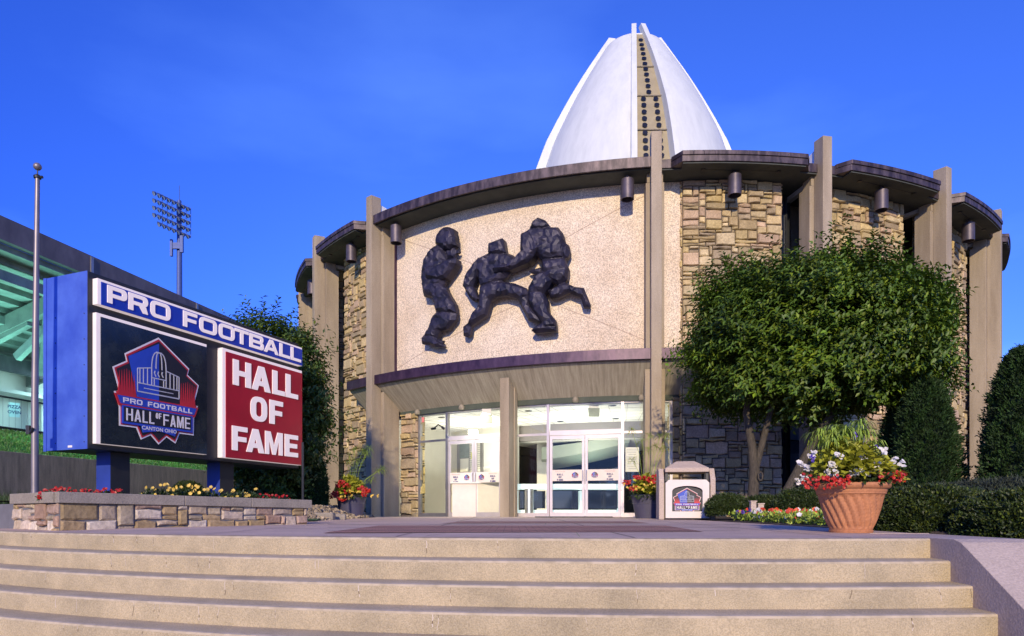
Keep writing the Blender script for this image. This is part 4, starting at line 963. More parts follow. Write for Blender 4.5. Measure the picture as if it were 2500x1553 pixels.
for x in (317, 575):
    s = gf(x, 0)[0]; mb = MB(); mb.hexa([gw(s-.16, -.15, -.50), gw(s-.16, -.15, -.20), gw(s+.16, -.15, -.20), gw(s+.16, -.15, -.50), gw(s-.16, zb_, -.50), gw(s-.16, zb_, -.20), gw(s+.16, zb_, -.20), gw(s+.16, zb_, -.50)], 0)
    mb.add([gw(s-.161, -.15, -.50), gw(s-.161, -.15, -.20), gw(s-.161, zb_, -.20), gw(s-.161, zb_, -.50)], [(0, 1, 2, 3)], 1)
    mb.build('post', [M['blackmetal'], mat('post_blue', (.03, .06, .34), None, .4, 3)], sg)

# ------------------------------------------------------------------ flagpole
fp = thing('flagpole', 'tall tapered metal flagpole with a ball finial left of the sign', 'flagpole', (P(85, 1199, 9.4).x, 9.4, -.05))
b = fp.location; top = P(91.5, 436, 9.4)
mb = MB(); mb.tube([(b.x, b.y, -.1), (b.x, b.y, 1.6), (top.x, top.y, top.z)], [.047, .044, .029], 20); mb.build('pole', M['pole'], fp, smooth=True)
mb = MB(); mb.lathe([(0, top.z), (.045, top.z), (.05, top.z+.03), (.028, top.z+.05), (.008, top.z+.06), (.007, top.z+.13)], (top.x, top.y, 0), 16); mb.tube([(top.x+.03, top.y, top.z+.02), (top.x+.07, top.y, top.z+.02)], .02, 8); mb.build('truck', M['blackmetal'], fp)
mb = MB(); mb.lathe([(.001, -.052), (.03, -.042), (.048, -.02), (.052, 0), (.048, .02), (.03, .042), (.001, .052)], (top.x, top.y, top.z+.165), 20); mb.build('ball_finial', M['pole'], fp, smooth=True)
mb = MB(); z = (HZ-1050)/F*9.4; mb.box((b.x-.07, b.y-.02, z), (.05, .05, .12)); mb.tube([(b.x-.02, b.y-.055, z-.04), (b.x+.02, b.y-.06, z+.02)], .02, 6); mb.build('cleat', M['blackmetal'], fp)

# ------------------------------------------------------------------ stadium behind
so_ = Vector((-16.6, 22, 0)); sd_ = Vector((.234, 1, 0)).normalized(); sn = Vector((-.974, .228, 0))
def SP(a, b_, z): p = so_+sd_*a+sn*b_; return Vector((p.x, p.y, z))
def sbox(mb, a0, a1, b0, b1, z0, z1, mi=0): mb.hexa([SP(a0, b1, z0), SP(a0, b0, z0), SP(a1, b0, z0), SP(a1, b1, z0), SP(a0, b1, z1), SP(a0, b0, z1), SP(a1, b0, z1), SP(a1, b1, z1)], mi)
st = thing('stadium_stand', 'concrete football stadium stand seen from below with teal lit underside', 'stadium', so_+Vector((0, 0, 2.5)))
AE = 30
mb = MB(); sbox(mb, -12, AE, -.02, .28, 8.93, 9.7)
for a in (3.5, 9.3, 15): sbox(mb, a, a+.12, -.06, -.021, 9.0, 9.66, 1)
mb.build('parapet', [M['stadp'], M['alug']], st)
mb = MB()
for k in range(11): sbox(mb, -12, AE, .29+k*.66, .29+(k+1)*.66, 8.72-.205*k, 8.93-.205*k)
mb.build('seating_deck', M['stad'], st)
for k in range(8):
    a = -9.4+k*4.2; mb = MB(); p = [SP(a, .3, 8.05), SP(a, 7.4, 5.8), SP(a+.3, 7.4, 5.8), SP(a+.3, .3, 8.05)]; q = [v+Vector((0, 0, .62)) for v in p]; mb.hexa(p+q)
    mb.bar(SP(a+.15, .5, 8.0), SP(a+.15, 3.2, 6.0), .22, .28); mb.bar(SP(a+.15, 6.2, 6.0), SP(a+.15, 2.6, 7.3), .25, .25); mb.bar(SP(a+.3, 2.0, 7.8), SP(a+3.5, 5.8, 6.2), .2, .26)
    sbox(mb, a, a+.4, 5.9, 6.3, 2.5, 6.0)
    mb.build('raker_frame', M['stad'], st)
mb = MB(); sbox(mb, -12, AE, .9, 1.15, 7.95, 8.3); sbox(mb, -12, AE, 3.6, 3.85, 7.25, 7.55); mb.build('purlin', M['stad'], st)
mb = MB(); sbox(mb, -12, AE, 5.9, 6.2, 6.03, 6.64); mb.build('ring_beam', M['stadp'], st)
mb = MB(); sbox(mb, -12, AE, 7.4, 7.6, 2.4, 6.7); sbox(mb, -12, AE, 6.3, 7.4, 5.2, 5.35)
for a in range(-10, 28, 3): sbox(mb, a, a+.28, 7.2, 7.4, 2.4, 5.2)
mb.build('concourse_wall', M['room'], st)
mb = MB(); sbox(mb, -12, AE, -1.4, 7.4, 2.35, 2.5); mb.build('concourse_floor', M['stad'], st)
bn = thing('pizza_oven_banner', 'white banner reading PIZZA OVEN on the stadium concourse', 'banner', SP(0, 5.5, 3.5))
a_, b_ = P(21, 1017, 26.5), P(48, 985, 26.8); mb = MB(); bd = Vector((b_.x-a_.x, b_.y-a_.y, 0)); bl = bd.length; bd.normalize(); bnn = Vector((bd.y, -bd.x, 0))
bf = lambda s, z, h: Vector((a_.x, a_.y, 0))+bd*s+bnn*h+Vector((0, 0, z))
flat(mb, [[(0, a_.z), (bl, a_.z), (bl, b_.z), (0, b_.z)]], bf, 0, .02, 0); zc = (a_.z+b_.z)/2
text(mb, 'PIZZA', .17, lambda x, y, h: bf(bl/2+x, zc+.11+y, h), .03, 1, off=.003); text(mb, 'OVEN', .17, lambda x, y, h: bf(bl/2+x, zc-.1+y, h), .03, 1, off=.003)
mb.build('sheet', [M['banner'], M['txtb']], bn)
fe = thing('chain_link_fence', 'black metal fence along the foot of the stadium stand', 'fence', SP(0, -1.55, 2.5))
mb = MB(); mb.tube([SP(-10, -1.55, 3.56), SP(26, -1.55, 3.56)], .03, 6); mb.tube([SP(-10, -1.55, 2.62), SP(26, -1.55, 2.62)], .045, 6); mb.build('rail', M['blackmetal'], fe)
for a in range(-9, 26, 3): mb = MB(); mb.tube([SP(a+.9, -1.55, 2.4), SP(a+.9, -1.55, 3.6)], .028, 6); mb.build('post', M['blackmetal'], fe)
mb = MB()
for k in range(180): a = -9+k*.2; mb.tube([SP(a, -1.55, 2.62), SP(a, -1.55, 3.56)], .005, 3, cap=False)
mb.build('wire', M['alug'], fe)
mb = MB(); pts = [(-14, -1.4, 2.62), (-14, -5.8, 1.42), (30, -5.8, 1.42), (30, -1.4, 2.62)]
na, nb = 60, 8; vs = [SP(-14+44*i/na, -1.3-4.5*j/nb, 2.56-1.12*(j/nb)**1.15+rng.uniform(-.02, .02)) for i in range(na+1) for j in range(nb+1)]
mb.add(vs, [(i*(nb+1)+j, i*(nb+1)+j+1, (i+1)*(nb+1)+j+1, (i+1)*(nb+1)+j) for i in range(na) for j in range(nb)]); struct('grass_bank', mb, M['grass'])
rw = MB(); sbox(rw, -16, 14.5, -6.1, -5.8, -.3, 1.47); o = rw.build('retaining_wall', M['concdark'], None, bevel=.01); tag(o, 'long low concrete retaining wall below the grass bank', 'wall')
for (a, b2, z, e, c, s_) in ((2, 3.2, 3.0, 210, (.30, 1, .80), 3), (9, 3.2, 3.0, 150, (.30, 1, .80), 3), (-3, 3.2, 3.0, 170, (.45, 1, .75), 3)):
    ld = bpy.data.lights.new('concourse_light', 'AREA'); ld.energy = e; ld.size = s_; ld.color = c; ld.spread = math.radians(125); lo = bpy.data.objects.new('concourse_light', ld); C.objects.link(lo); lo.location = SP(a, b2, z); lo.rotation_euler = (PI, 0, 0)
for (a, z, e, c) in ((1.0, 5.6, 160, (.5, .95, 1)), (8, 5.6, 160, (.5, .95, 1)), (3, 5.0, 0, (1, .9, .4))):
    if not e: continue
    ld = bpy.data.lights.new('concourse_downlight', 'AREA'); ld.energy = e; ld.size = 1.2; ld.color = c; lo = bpy.data.objects.new('concourse_downlight', ld); C.objects.link(lo); lo.location = SP(a, 4.6, z)
    q = (SP(a, 7.0, 3.2)-lo.location).to_track_quat('-Z', 'Y'); lo.rotation_euler = q.to_euler()
for a in (-4, -.5, 3):   # wall pack lamps that light the bank
    ld = bpy.data.lights.new('bank_light', 'SPOT'); ld.energy = 2400; ld.spot_size = math.radians(52); ld.spot_blend = .6; ld.color = (.30, 1, .45); ld.shadow_soft_size = .15
    lo = bpy.data.objects.new('bank_light', ld); C.objects.link(lo); lo.location = SP(a, -.6, 6.9); lo.rotation_euler = (SP(a+.6, -4.2, 1.6)-lo.location).to_track_quat('-Z', 'Y').to_euler()
mb = MB(); sbox(mb, -.45, .0, 1.2, 1.6, 5.5, 5.9); 
# floodlight mast
D = 90; k = D/F; mx = P(438, 0, D).x; zt2 = (HZ-490)*k
ft = thing('floodlight_tower', 'tall floodlight mast with a tilted bank of round lamps above the stadium', 'floodlight', (mx, D, 0))
mb = MB(); mb.tube([(mx, D, -1), (mx, D, (HZ-620)*k), (mx, D, zt2)], [.46, .34, .25], 12); mb.tube([(mx, D, zt2), (mx, D, zt2+2)], .04, 5)
mb.build('mast', M['mast'], ft)
fd = Vector((.50, 1, 0)).normalized()
def FP(s, z): return Vector((mx, D-.7, 0))+fd*s+Vector((0, 0, z))
SPN = 3.9
xs7 = [(-1+j/7*1.75)*SPN*.72 for j in range(8)]
mb = MB()
for r_ in range(5):
    z = zt2-.5-r_*.92; mb.bar(FP(xs7[0], z), FP(xs7[-1], z-.1), .07, .1)
for s in xs7[1:]: mb.bar(FP(s, zt2-.4), FP(s, zt2-4.5), .06, .06)
mb.build('lamp_rack', M['mast'], ft)
mb = MB(); mb.box((mx-.75, D-.6, zt2-6.5), (.3, .3, 2.2)); mb.box((mx+.6, D-.6, zt2-6.0), (.4, .3, 2.2)); mb.box((mx, D-.5, zt2-6.2), (1.2, .3, .8)); mb.build('antenna_box', M['mast'], ft)
lampmb = MB(); lampmb.lathe([(0, .24), (.17, .21), (.25, .04), (.30, -.12)], (0, 0, 0), 10, 0); lampmb.lathe([(0, -.09), (.28, -.11)], (0, 0, 0), 10, 1)
first = None
for r_ in range(5):
    for j, s in enumerate(xs7):
        if r_ == 4 and j == 0: continue
        p = FP(s, zt2-.8-r_*.92)+Vector((-.1, -.5, 0))
        if first is None:
            o = lampmb.build('lamp_head', [M['mast'], M['floodg']], None); first = o
        else: o = first.copy(); C.objects.link(o)
        o.parent = ft; o.location = p-ft.location; o.rotation_euler = Euler_ = (math.radians(-62), 0, math.radians(-40))

# ------------------------------------------------------------------ litter bin
D = 13.6; bx = (1672-1250)/F*D; k = D/F; Wb = 131*k
tb = thing('litter_bin', 'square concrete litter bin with a hooded top and an emblem panel', 'litter bin', (bx, D, zp(D)), math.radians(-8))
z0 = 0; H_ = 141*k
TBR = Matrix.Rotation(tb.rotation_euler.z, 3, 'Z'); tl = tb.location.copy()
def tbuild(mb, name, m_, **kw):
    return mb.build(name, m_, tb, **kw)
def tv(x, y, z): return Vector((x, y, z))+tl
mb = MB(); hw = Wb/2
# side slabs with clipped upper corners
for s in (-1, 1):
    if 1:
        mb = MB(); pl = [(-.40, 0), (.40, 0), (.40, H_*.68), (.22, H_*.87), (-.22, H_*.87), (-.40, H_*.68)]
        a = s*hw; b2 = s*(hw-.10); vs = [tv(a, y, z) for y, z in pl]+[tv(b2, y, z) for y, z in pl]; n = len(pl)
        mb.add(vs, [tuple(range(n)), tuple(range(2*n-1, n-1, -1))]+[(i, n+i, n+(i+1) % n, (i+1) % n) for i in range(n)])
        tbuild(mb, 'side_slab', M['bin'], bevel=.012)
mb = MB(); mb.box(tv(0, 0, H_*.32), (Wb-.22, .7, H_*.60)); tbuild(mb, 'inner_box', M['concdark'])
for s in (-1, 1):
    mb = MB(); fw = hw-.125; fh0, fh1 = .03, H_*.67
    fn = lambda x, z, d, s=s: tv(x*(-s), s*(.36+d), z)
    outc = [(-fw, fh0), (fw, fh0), (fw, fh1-.06), (fw-.06, fh1), (-fw+.06, fh1), (-fw, fh1-.06)]
    iw = fw*.70; archi = [(-iw, fh0+.13), (iw, fh0+.13), (iw, fh1-.22)]+[(iw*math.cos(t), fh1-.22+.10*math.sin(t)) for t in [PI*q/10 for q in range(1, 10)]]+[(-iw, fh1-.22)]
    flat(mb, [outc, archi], fn, 0, .075)
    tbuild(mb, 'front_panel', M['binpanel'], bevel=.008)
    mb = MB(); arch2 = [(x, z) for x, z in archi]; flat(mb, [arch2], fn, .0, .012, 0)
    if s < 0: emblem(mb, lambda a, b, c: fn(a, (fh0+fh1)/2-.035+b, .014+c), iw*1.84, .003, .002); tbuild(mb, 'emblem', [M['logoblack'] if i == 9 else M[e] for i, e in enumerate(EM)]); mb2 = MB(); flat(mb2, [arch2], fn, .011, .0135); tbuild(mb2, 'emblem_ground', M['logoblack'])
    else: tbuild(mb, 'rear_ground', M['logoblack'])
mb = MB(); lw, ld_ = hw-.12, .40; zl0, zl1 = H_*.80, H_*.87
v = [tv(-lw, -ld_, zl0), tv(lw, -ld_, zl0), tv(lw, ld_, zl0), tv(-lw, ld_, zl0), tv(-lw, -ld_, zl1), tv(lw, -ld_, zl1), tv(lw, ld_, zl1), tv(-lw, ld_, zl1), tv(-lw*.42, -.12, H_), tv(lw*.42, -.12, H_), tv(lw*.42, .12, H_), tv(-lw*.42, .12, H_)]
mb.add(v, [(3, 2, 1, 0), (0, 1, 5, 4), (1, 2, 6, 5), (2, 3, 7, 6), (3, 0, 4, 7), (4, 5, 9, 8), (5, 6, 10, 9), (6, 7, 11, 10), (7, 4, 8, 11), (8, 9, 10, 11)]); tbuild(mb, 'lid', M['bin'], bevel=.012)
for s in (-1, 1):
    for q in (-1, 1): 
        mb = MB(); mb.box(tv(s*(hw-.15), q*.30, H_*.73), (.05, .05, H_*.16)); tbuild(mb, 'lid_post', M['blackmetal'])
# ------------------------------------------------------------------ drainpipe
mb = MB(); p = P(739, 1200, 13.0); mb.tube([(p.x, p.y, 0), (p.x, p.y, (HZ-1080)/F*13)], .025, 8); o = mb.build('drain_pipe', M['blackmetal'], None); tag(o, 'thin upright pipe behind the right end of the planter', 'pipe')

# ------------------------------------------------------------------ vegetation helpers
def leafmesh(name, base, d, nrm, ln, wd, m_, parent=None, col=None, bend=.15):
    """many small folded leaves in one mesh (numpy arrays)"""
    N = len(base); d = d/np.linalg.norm(d, axis=1, keepdims=True); s = np.cross(d, nrm); s /= (np.linalg.norm(s, axis=1, keepdims=True)+1e-9); u = np.cross(s, d)
    ln = np.broadcast_to(ln, (N,))[:, None]; wd = np.broadcast_to(wd, (N,))[:, None]
    mid = base+d*ln*.45; tip = base+d*ln-u*ln*bend
    V = np.stack([base, mid+s*wd/2+u*wd*.18, tip, mid-s*wd/2+u*wd*.18], 1).reshape(-1, 3)
    o = wloc(parent); V = V-np.array([o[0], o[1], o[2]]) if parent is not None else V
    idx = (np.arange(N)*4)[:, None]; T = np.concatenate([idx+np.array([0, 1, 3]), idx+np.array([1, 2, 3])], 1).reshape(-1) if bend >= .2 else np.concatenate([idx+np.array([0, 1, 2]), idx+np.array([0, 2, 3])], 1).reshape(-1)
    me = bpy.data.meshes.new(name); me.vertices.add(len(V)); me.vertices.foreach_set('co', V.astype(np.float32).ravel())
    me.loops.add(len(T)); me.loops.foreach_set('vertex_index', T.astype(np.int32)); me.polygons.add(N*2)
    me.polygons.foreach_set('loop_start', np.arange(0, N*6, 3, dtype=np.int32)); 
    me.update(calc_edges=True); me.materials.append(m_)
    if col is None: col = rng.uniform(.6, 1.45, (N, 1))*np.ones((1, 3))*np.array([[1, 1, 1]])+rng.uniform(-.1, .1, (N, 3))*.6
    ca = np.concatenate([np.clip(col, .1, 3), np.ones((N, 1))], 1); ca = np.repeat(ca, 6, 0)
    at = me.color_attributes.new('Col', 'FLOAT_COLOR', 'CORNER'); at.data.foreach_set('color', ca.astype(np.float32).ravel())
    ob = bpy.data.objects.new(name, me); C.objects.link(ob)
    if parent is not None: ob.parent = parent
    return ob
def unit(N): v = rng.normal(size=(N, 3)); return v/np.linalg.norm(v, axis=1, keepdims=True)
def shoots(center, rad_, nsh, per, slen, lobes=9, inner=.55, up=.5, power=2.4, flatb=-.8, seed=0, gaps=.25):
    """shoots spread through a crown; returns leaf base, direction, normal, per-shoot tint"""
    U = unit(nsh); 
    k = (np.abs(U)**power).sum(1)**(-1/power); S = U*k[:, None]
    lob = unit(lobes); ph = (U@lob.T); bumpy = 1+.22*np.max(np.exp(-((1-ph)/.035)), axis=1)-.13
    rr2 = rng.uniform(inner, 1, nsh)**.6*bumpy
    pos = S*rr2[:, None]; pos[:, 2] = np.maximum(pos[:, 2], flatb+rng.uniform(-.06, .12, nsh))
    cell = np.floor(pos*5.2).astype(int); h = (np.abs(np.sin(cell@np.array([12.9898, 78.233, 37.719]))*43758.5) % 1)
    keep = h > gaps*.5; pos = pos[keep]; U = U[keep]; nsh = len(pos); h = h[keep]
    pos = np.array(center)+pos*np.array(rad_)
    dr = U*np.array([1, 1, .7])+np.array([0, 0, up])+rng.normal(size=(nsh, 3))*.28; dr /= np.linalg.norm(dr, axis=1, keepdims=True)
    t = np.linspace(0, 1, per)[None, :, None]
    L_ = slen*rng.uniform(.6, 1.25, (nsh, 1, 1)); droop = np.array([0, 0, -1.0])[None, None, :]*(t**2)*L_*.18
    base = pos[:, None, :]+dr[:, None, :]*t*L_+droop
    az = np.arange(per)*2.4; a = dr[:, None, :]; o1 = np.cross(dr, np.array([0, 0, 1.0])+rng.normal(size=(nsh, 3))*.1); o1 /= np.linalg.norm(o1, axis=1, keepdims=True); o2 = np.cross(dr, o1)
    rad2 = o1[:, None, :]*np.cos(az)[None, :, None]+o2[:, None, :]*np.sin(az)[None, :, None]
    ld2 = a*.55+rad2*.85+np.array([0, 0, -.12])+rng.normal(size=(nsh, per, 3))*.15
    nn = a*.8-rad2*.4+np.array([0, 0, .7])+rng.normal(size=(nsh, per, 3))*.2
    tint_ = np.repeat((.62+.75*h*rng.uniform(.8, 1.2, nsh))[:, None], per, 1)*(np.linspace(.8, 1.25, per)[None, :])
    return base.reshape(-1, 3), ld2.reshape(-1, 3), nn.reshape(-1, 3), tint_.reshape(-1)
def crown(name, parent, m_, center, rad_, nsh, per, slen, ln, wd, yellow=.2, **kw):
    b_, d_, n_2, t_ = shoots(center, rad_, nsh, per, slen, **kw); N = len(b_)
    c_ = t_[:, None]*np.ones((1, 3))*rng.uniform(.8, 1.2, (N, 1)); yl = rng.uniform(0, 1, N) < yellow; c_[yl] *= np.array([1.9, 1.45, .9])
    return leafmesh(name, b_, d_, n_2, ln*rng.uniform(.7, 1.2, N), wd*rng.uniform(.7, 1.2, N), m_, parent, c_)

# big clipped tree on the right
D = 13.8; cx, cy_, cz = (1998-1250)/F*D, 13.9, (HZ-838)/F*D
tr = thing('broadleaf_tree', 'wide round crowned green tree with leaning bare trunks right of the entrance', 'tree', (5.6, D, zp(D)))
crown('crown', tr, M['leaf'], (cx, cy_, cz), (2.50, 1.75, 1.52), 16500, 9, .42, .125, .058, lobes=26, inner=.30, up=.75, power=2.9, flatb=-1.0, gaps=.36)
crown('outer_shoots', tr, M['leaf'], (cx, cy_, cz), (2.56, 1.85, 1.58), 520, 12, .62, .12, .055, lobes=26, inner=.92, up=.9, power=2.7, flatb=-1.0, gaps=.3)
def trunk(parent, path, radii, name='trunk'):
    mb = MB(); mb.tube(path, radii, 10); return mb.build(name, M['bark'], parent, smooth=True)
p0 = P(1835, 1262, D); 
trunk(tr, [p0+Vector((0, 0, -.1)), P(1842, 1150, D), P(1836, 1090, D), P(1822, 1010, D), P(1840, 900, D), P(1880, 800, D)], [.12, .105, .085, .07, .05, .03])
trunk(tr, [P(1846, 1140, D), P(1864, 1070, D), P(1885, 990, D), P(1960, 850, D)], [.07, .065, .055, .03])
mb = MB(); q = P(1856, 1163, D-.14)
mb.tube([q+Vector((math.cos(t)*.045, -.01, math.sin(t)*.085)) for t in [2*PI*j/14 for j in range(15)]], .017, 6); mb.build('branch_scar', M['bark'], tr, smooth=True)
trunk(tr, [P(1905, 1262, D-.3), P(1922, 1200, D-.3), P(1975, 1100, D-.2), P(2030, 1010, D), P(2080, 900, D)], [.11, .10, .09, .07, .04])
for a, b_ in (((1880, 960), (1780, 830)), ((2010, 1040), (2180, 860)), ((1885, 990), (2000, 780)), ((1830, 990), (1740, 880))):
    trunk(tr, [P(*a, D), P((a[0]+b_[0])/2, (a[1]+b_[1])/2-10, D+.2), P(*b_, D+.3)], [.045, .035, .012], 'limb')
# left tree behind the sign
D = 15.2; tl_ = thing('leafy_tree', 'dark leafy tree standing between the sign and the rotunda', 'tree', ((650-1250)/F*D, D, .1))
crown('crown', tl_, M['leafl'], ((662-1250)/F*D, D, (HZ-1000)/F*D), (1.28, 1.3, 2.05), 5200, 9, .36, .115, .055, lobes=14, inner=.3, up=.6, flatb=-.95, gaps=.3, yellow=.3)
crown('outer_shoots', tl_, M['leafl'], ((662-1250)/F*D, D, (HZ-1000)/F*D), (1.28, 1.3, 2.05), 170, 11, .6, .12, .055, lobes=14, inner=.92, up=.8, flatb=-.95, gaps=.2)
x_ = (650-1250)/F*D; trunk(tl_, [(x_, D, -.1), (x_+.05, D, .8), (x_-.05, D, 1.8), (x_, D, 3.0)], [.11, .09, .07, .03])

# arborvitae cones
def cone_tree(label, x, y, zb, h, r, n, seed, tall=1.0):
    o = thing('arborvitae', label, 'conifer', (x, y, zb), 0, 'arborvitae beside the rotunda')
    N = n; t = rng.uniform(0, 1, N)**.85; az = rng.uniform(0, 2*PI, N); lump = 1+.10*np.sin(az*5+t*9)+.07*np.sin(az*11-t*23)+.05*np.sin(t*60+az*3)
    rr3 = r*(np.sqrt(np.clip(1-t**1.7, 0, 1))*.92+.03)*lump*rng.uniform(.80, 1.04, N)*(1-.35*np.exp(-t*14))
    ctr = np.stack([x+rr3*np.sin(az), y+rr3*np.cos(az), zb+.03+t*h], 1)
    per = 5; out = np.stack([np.sin(az), np.cos(az), .9*np.ones(N)], 1); b2 = np.repeat(ctr, per, 0)+rng.normal(size=(N*per, 3))*.022; dd = np.repeat(out, per, 0)+rng.normal(size=(N*per, 3))*.45
    tn = np.repeat(.6+.6*rng.uniform(0, 1, N)+.25*np.sin(az*7+t*25), per)[:, None]*np.ones((1, 3)); 
    leafmesh('foliage', b2, dd, rng.normal(size=(N*per, 3)), rng.uniform(.05, .085, N*per), rng.uniform(.016, .03, N*per), M['thuja'], o, tn)
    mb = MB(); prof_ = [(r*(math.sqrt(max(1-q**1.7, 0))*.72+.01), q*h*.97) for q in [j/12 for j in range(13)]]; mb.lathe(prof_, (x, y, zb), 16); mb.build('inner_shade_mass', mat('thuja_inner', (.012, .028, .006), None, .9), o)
    mb = MB(); mb.tube([(x, y, zb-.1), (x, y, zb+h*.5)], [.06, .02], 8); mb.build('trunk', M['bark'], o)
cone_tree('bright green arborvitae half behind the big tree, beside the stone pier', (2262-1250)/F*12.4, 12.4, -.08, 2.5, .62, 5200, 1)
cone_tree('dark shaded arborvitae just left of the bright green one', (2195-1250)/F*13.3, 13.3, -.08, 2.25, .45, 3000, 2)
cone_tree('tall dark arborvitae at the right edge of the photo', (2500-1250)/F*11.4, 11.4, -.1, 2.85, .68, 6500, 3)
cone_tree('narrow arborvitae standing behind the right edge one', (2505-1250)/F*14.6, 14.6, -.1, 3.35, .40, 2600, 4)

# clipped mounds
def mound(name, label, cat, c, rad_, n, m_, group, ln=.03, wd=.018, power=2.6, tips=.1, rough=1.0, inner=None):
    o = thing(name, label, cat, (c[0], c[1], c[2]), 0, group)
    U = unit(n*2); U = U[U[:, 2] > -.25][:n]; k = (np.abs(U)**power).sum(1)**(-1/power); S = U*k[:, None]
    lump = 1+.035*np.sin(U[:, 0]*9+U[:, 1]*7)*rough+.03*np.sin(U[:, 2]*13+U[:, 0]*17)*rough
    p_ = np.array(c)+S*np.array(rad_)*(lump*rng.uniform(.93, 1.02, len(U)))[:, None]; per = 4; N = len(p_)*per
    b2 = np.repeat(p_, per, 0)+rng.normal(size=(N, 3))*ln*.5; dd = np.repeat(U, per, 0)*.8+rng.normal(size=(N, 3))*.6+np.array([0, 0, .3])
    tn = np.repeat(rng.uniform(.55, 1.35, len(p_)), per)[:, None]*np.ones((1, 3)); y_ = rng.uniform(0, 1, N) < tips; tn[y_] *= np.array([2.6, 2.0, .8])
    leafmesh('foliage', b2, dd, rng.normal(size=(N, 3)), ln*rng.uniform(.7, 1.4, N), wd*rng.uniform(.7, 1.3, N), m_, o, tn)
    mb = MB(); vs = []; fs = []; nu, nv = 20, 10
    for j in range(nv+1):
        for i in range(nu):
            a, e = 2*PI*i/nu, -.25+(PI/2+.25)*j/nv; u = np.array([math.cos(e)*math.cos(a), math.cos(e)*math.sin(a), math.sin(e)]); k = (np.abs(u)**power).sum()**(-1/power); q = np.array(c)+u*k*np.array(rad_)*.9; vs.append(tuple(q))
    for j in range(nv):
        for i in range(nu): fs.append((j*nu+i, j*nu+(i+1) % nu, (j+1)*nu+(i+1) % nu, (j+1)*nu+i))
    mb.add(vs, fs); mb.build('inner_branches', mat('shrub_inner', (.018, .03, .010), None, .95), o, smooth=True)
    return o
mound('boxwood_hedge', 'broad flat topped clipped boxwood mound behind the terracotta pot', 'hedge', (4.28, 6.95, -.14), (.58, .62, .40), 9000, M['box'], 'clipped boxwood mounds', tips=.14)
mound('boxwood_hedge', 'clipped boxwood mound with yellow tips at the right edge above the cheek wall', 'hedge', (4.58, 5.90, -.19), (.60, .58, .38), 9000, M['box'], 'clipped boxwood mounds', tips=.22)
mound('boxwood_hedge', 'lower boxwood mound going down beside the cheek wall', 'hedge', (4.85, 5.0, -.50), (.55, .55, .45), 6000, M['box'], 'clipped boxwood mounds', tips=.2)
for lab, x, D, w_, h_ in (('small round shrub right beside the litter bin', 1776, 12.7, .36, .42), ('low round shrub in front of the main tree trunk', 1866, 12.4, .42, .38), ('round shrub in front of the leaning trunk, left of the terracotta pot', 1960, 11.8, .52, .50), ('small dark round shrub in the back of the stone planter', 459, 11.3, .18, 0)):
    X = (x-1250)/F*D
    if h_: mound('round_shrub', lab, 'shrub', (X, D, zp(D)+.18 if h_ < .5 else zp(D)+.18), (w_, .38, h_-.14), 4200, M['box'], 'small round shrubs', ln=.038, wd=.02, power=2.1, tips=.03)
    else: mound('round_shrub', lab, 'shrub', (X, D, .35), (.21, .2, .18), 1500, M['box'], 'small round shrubs', power=2.1)
mound('round_shrub', 'tall dark evergreen shrub added to darken the gap behind the right end of the planter', 'shrub', ((752-1250)/F*15.6, 15.6, .25), (.42, .4, 1.15), 5000, M['thuja'], 'small round shrubs', ln=.05, wd=.022, power=2.3, tips=.02)  # added dark mass, stands in for the shade below the leafy tree
o = thing('door_mat', 'thin dark mat on the paving in front of the right pair of doors', 'door mat', (1.55, 17.0, -.06))
mb = MB(); mb.box((1.55, 17.0, zp(17)+.012), (1.9, .8, .02), rz=-.11); mb.build('mat_pile', M['blackmetal'], o)
# low grey juniper
for k_, (x, y, D, rx, rz) in enumerate(((2345, 1186, 10.2, .85, .16), (2455, 1180, 9.6, .8, .2))):
    mound('juniper', ('low grey green juniper spreading behind the boxwood mound' if not k_ else 'low grey green juniper below the right edge arborvitae'), 'shrub', ((x-1250)/F*D, D, (HZ-y-30)/F*D-rz*.6), (rx, .6, rz+.10), 3500, M['juniper'], 'low junipers', ln=.06, wd=.014, power=2, tips=.02, rough=2)

# ------------------------------------------------------------------ flowers
def blooms(name, parent, pts, r, m_, nrm=(0, -1, .5), center=None, jit=.5, petals=5, per=1):
    if parent is not None and len(pts) > per:
        for q in range(0, len(pts), per): blooms(name if per == 1 else 'bloom_cluster', parent, pts[q:q+per], r, m_, nrm, center, jit, petals, per)
        return
    mb = MB(); N0 = Vector(nrm).normalized()
    for p in pts:
        v = random.uniform(.75, 1.2); mb.cc = (v, v, v, 1)
        n_2 = (N0+Vector((random.uniform(-jit, jit), random.uniform(-jit, jit), random.uniform(-jit, jit)))).normalized(); u = n_2.orthogonal().normalized(); w_ = n_2.cross(u); rr4 = r*random.uniform(.75, 1.15); p = Vector(p)
        ring = []
        for j in range(petals*2):
            t = PI*j/petals+random.uniform(-.1, .1); q = rr4*(1 if j % 2 == 0 else .80); ring.append(p+(u*math.cos(t)+w_*math.sin(t))*q+n_2*rr4*.22)
        mb.add([p]+ring, [(0, 1+j, 1+(j+1) % len(ring)) for j in range(len(ring))], 0)
        if center: mb.cc = (1, 1, 1, 1); mb.add([p+n_2*rr4*.06+(u*math.cos(t)+w_*math.sin(t))*rr4*.28 for t in [2*PI*j/6 for j in range(6)]], [tuple(range(6))], 1)
    return mb.build(name, [m_, center] if center else m_, parent)
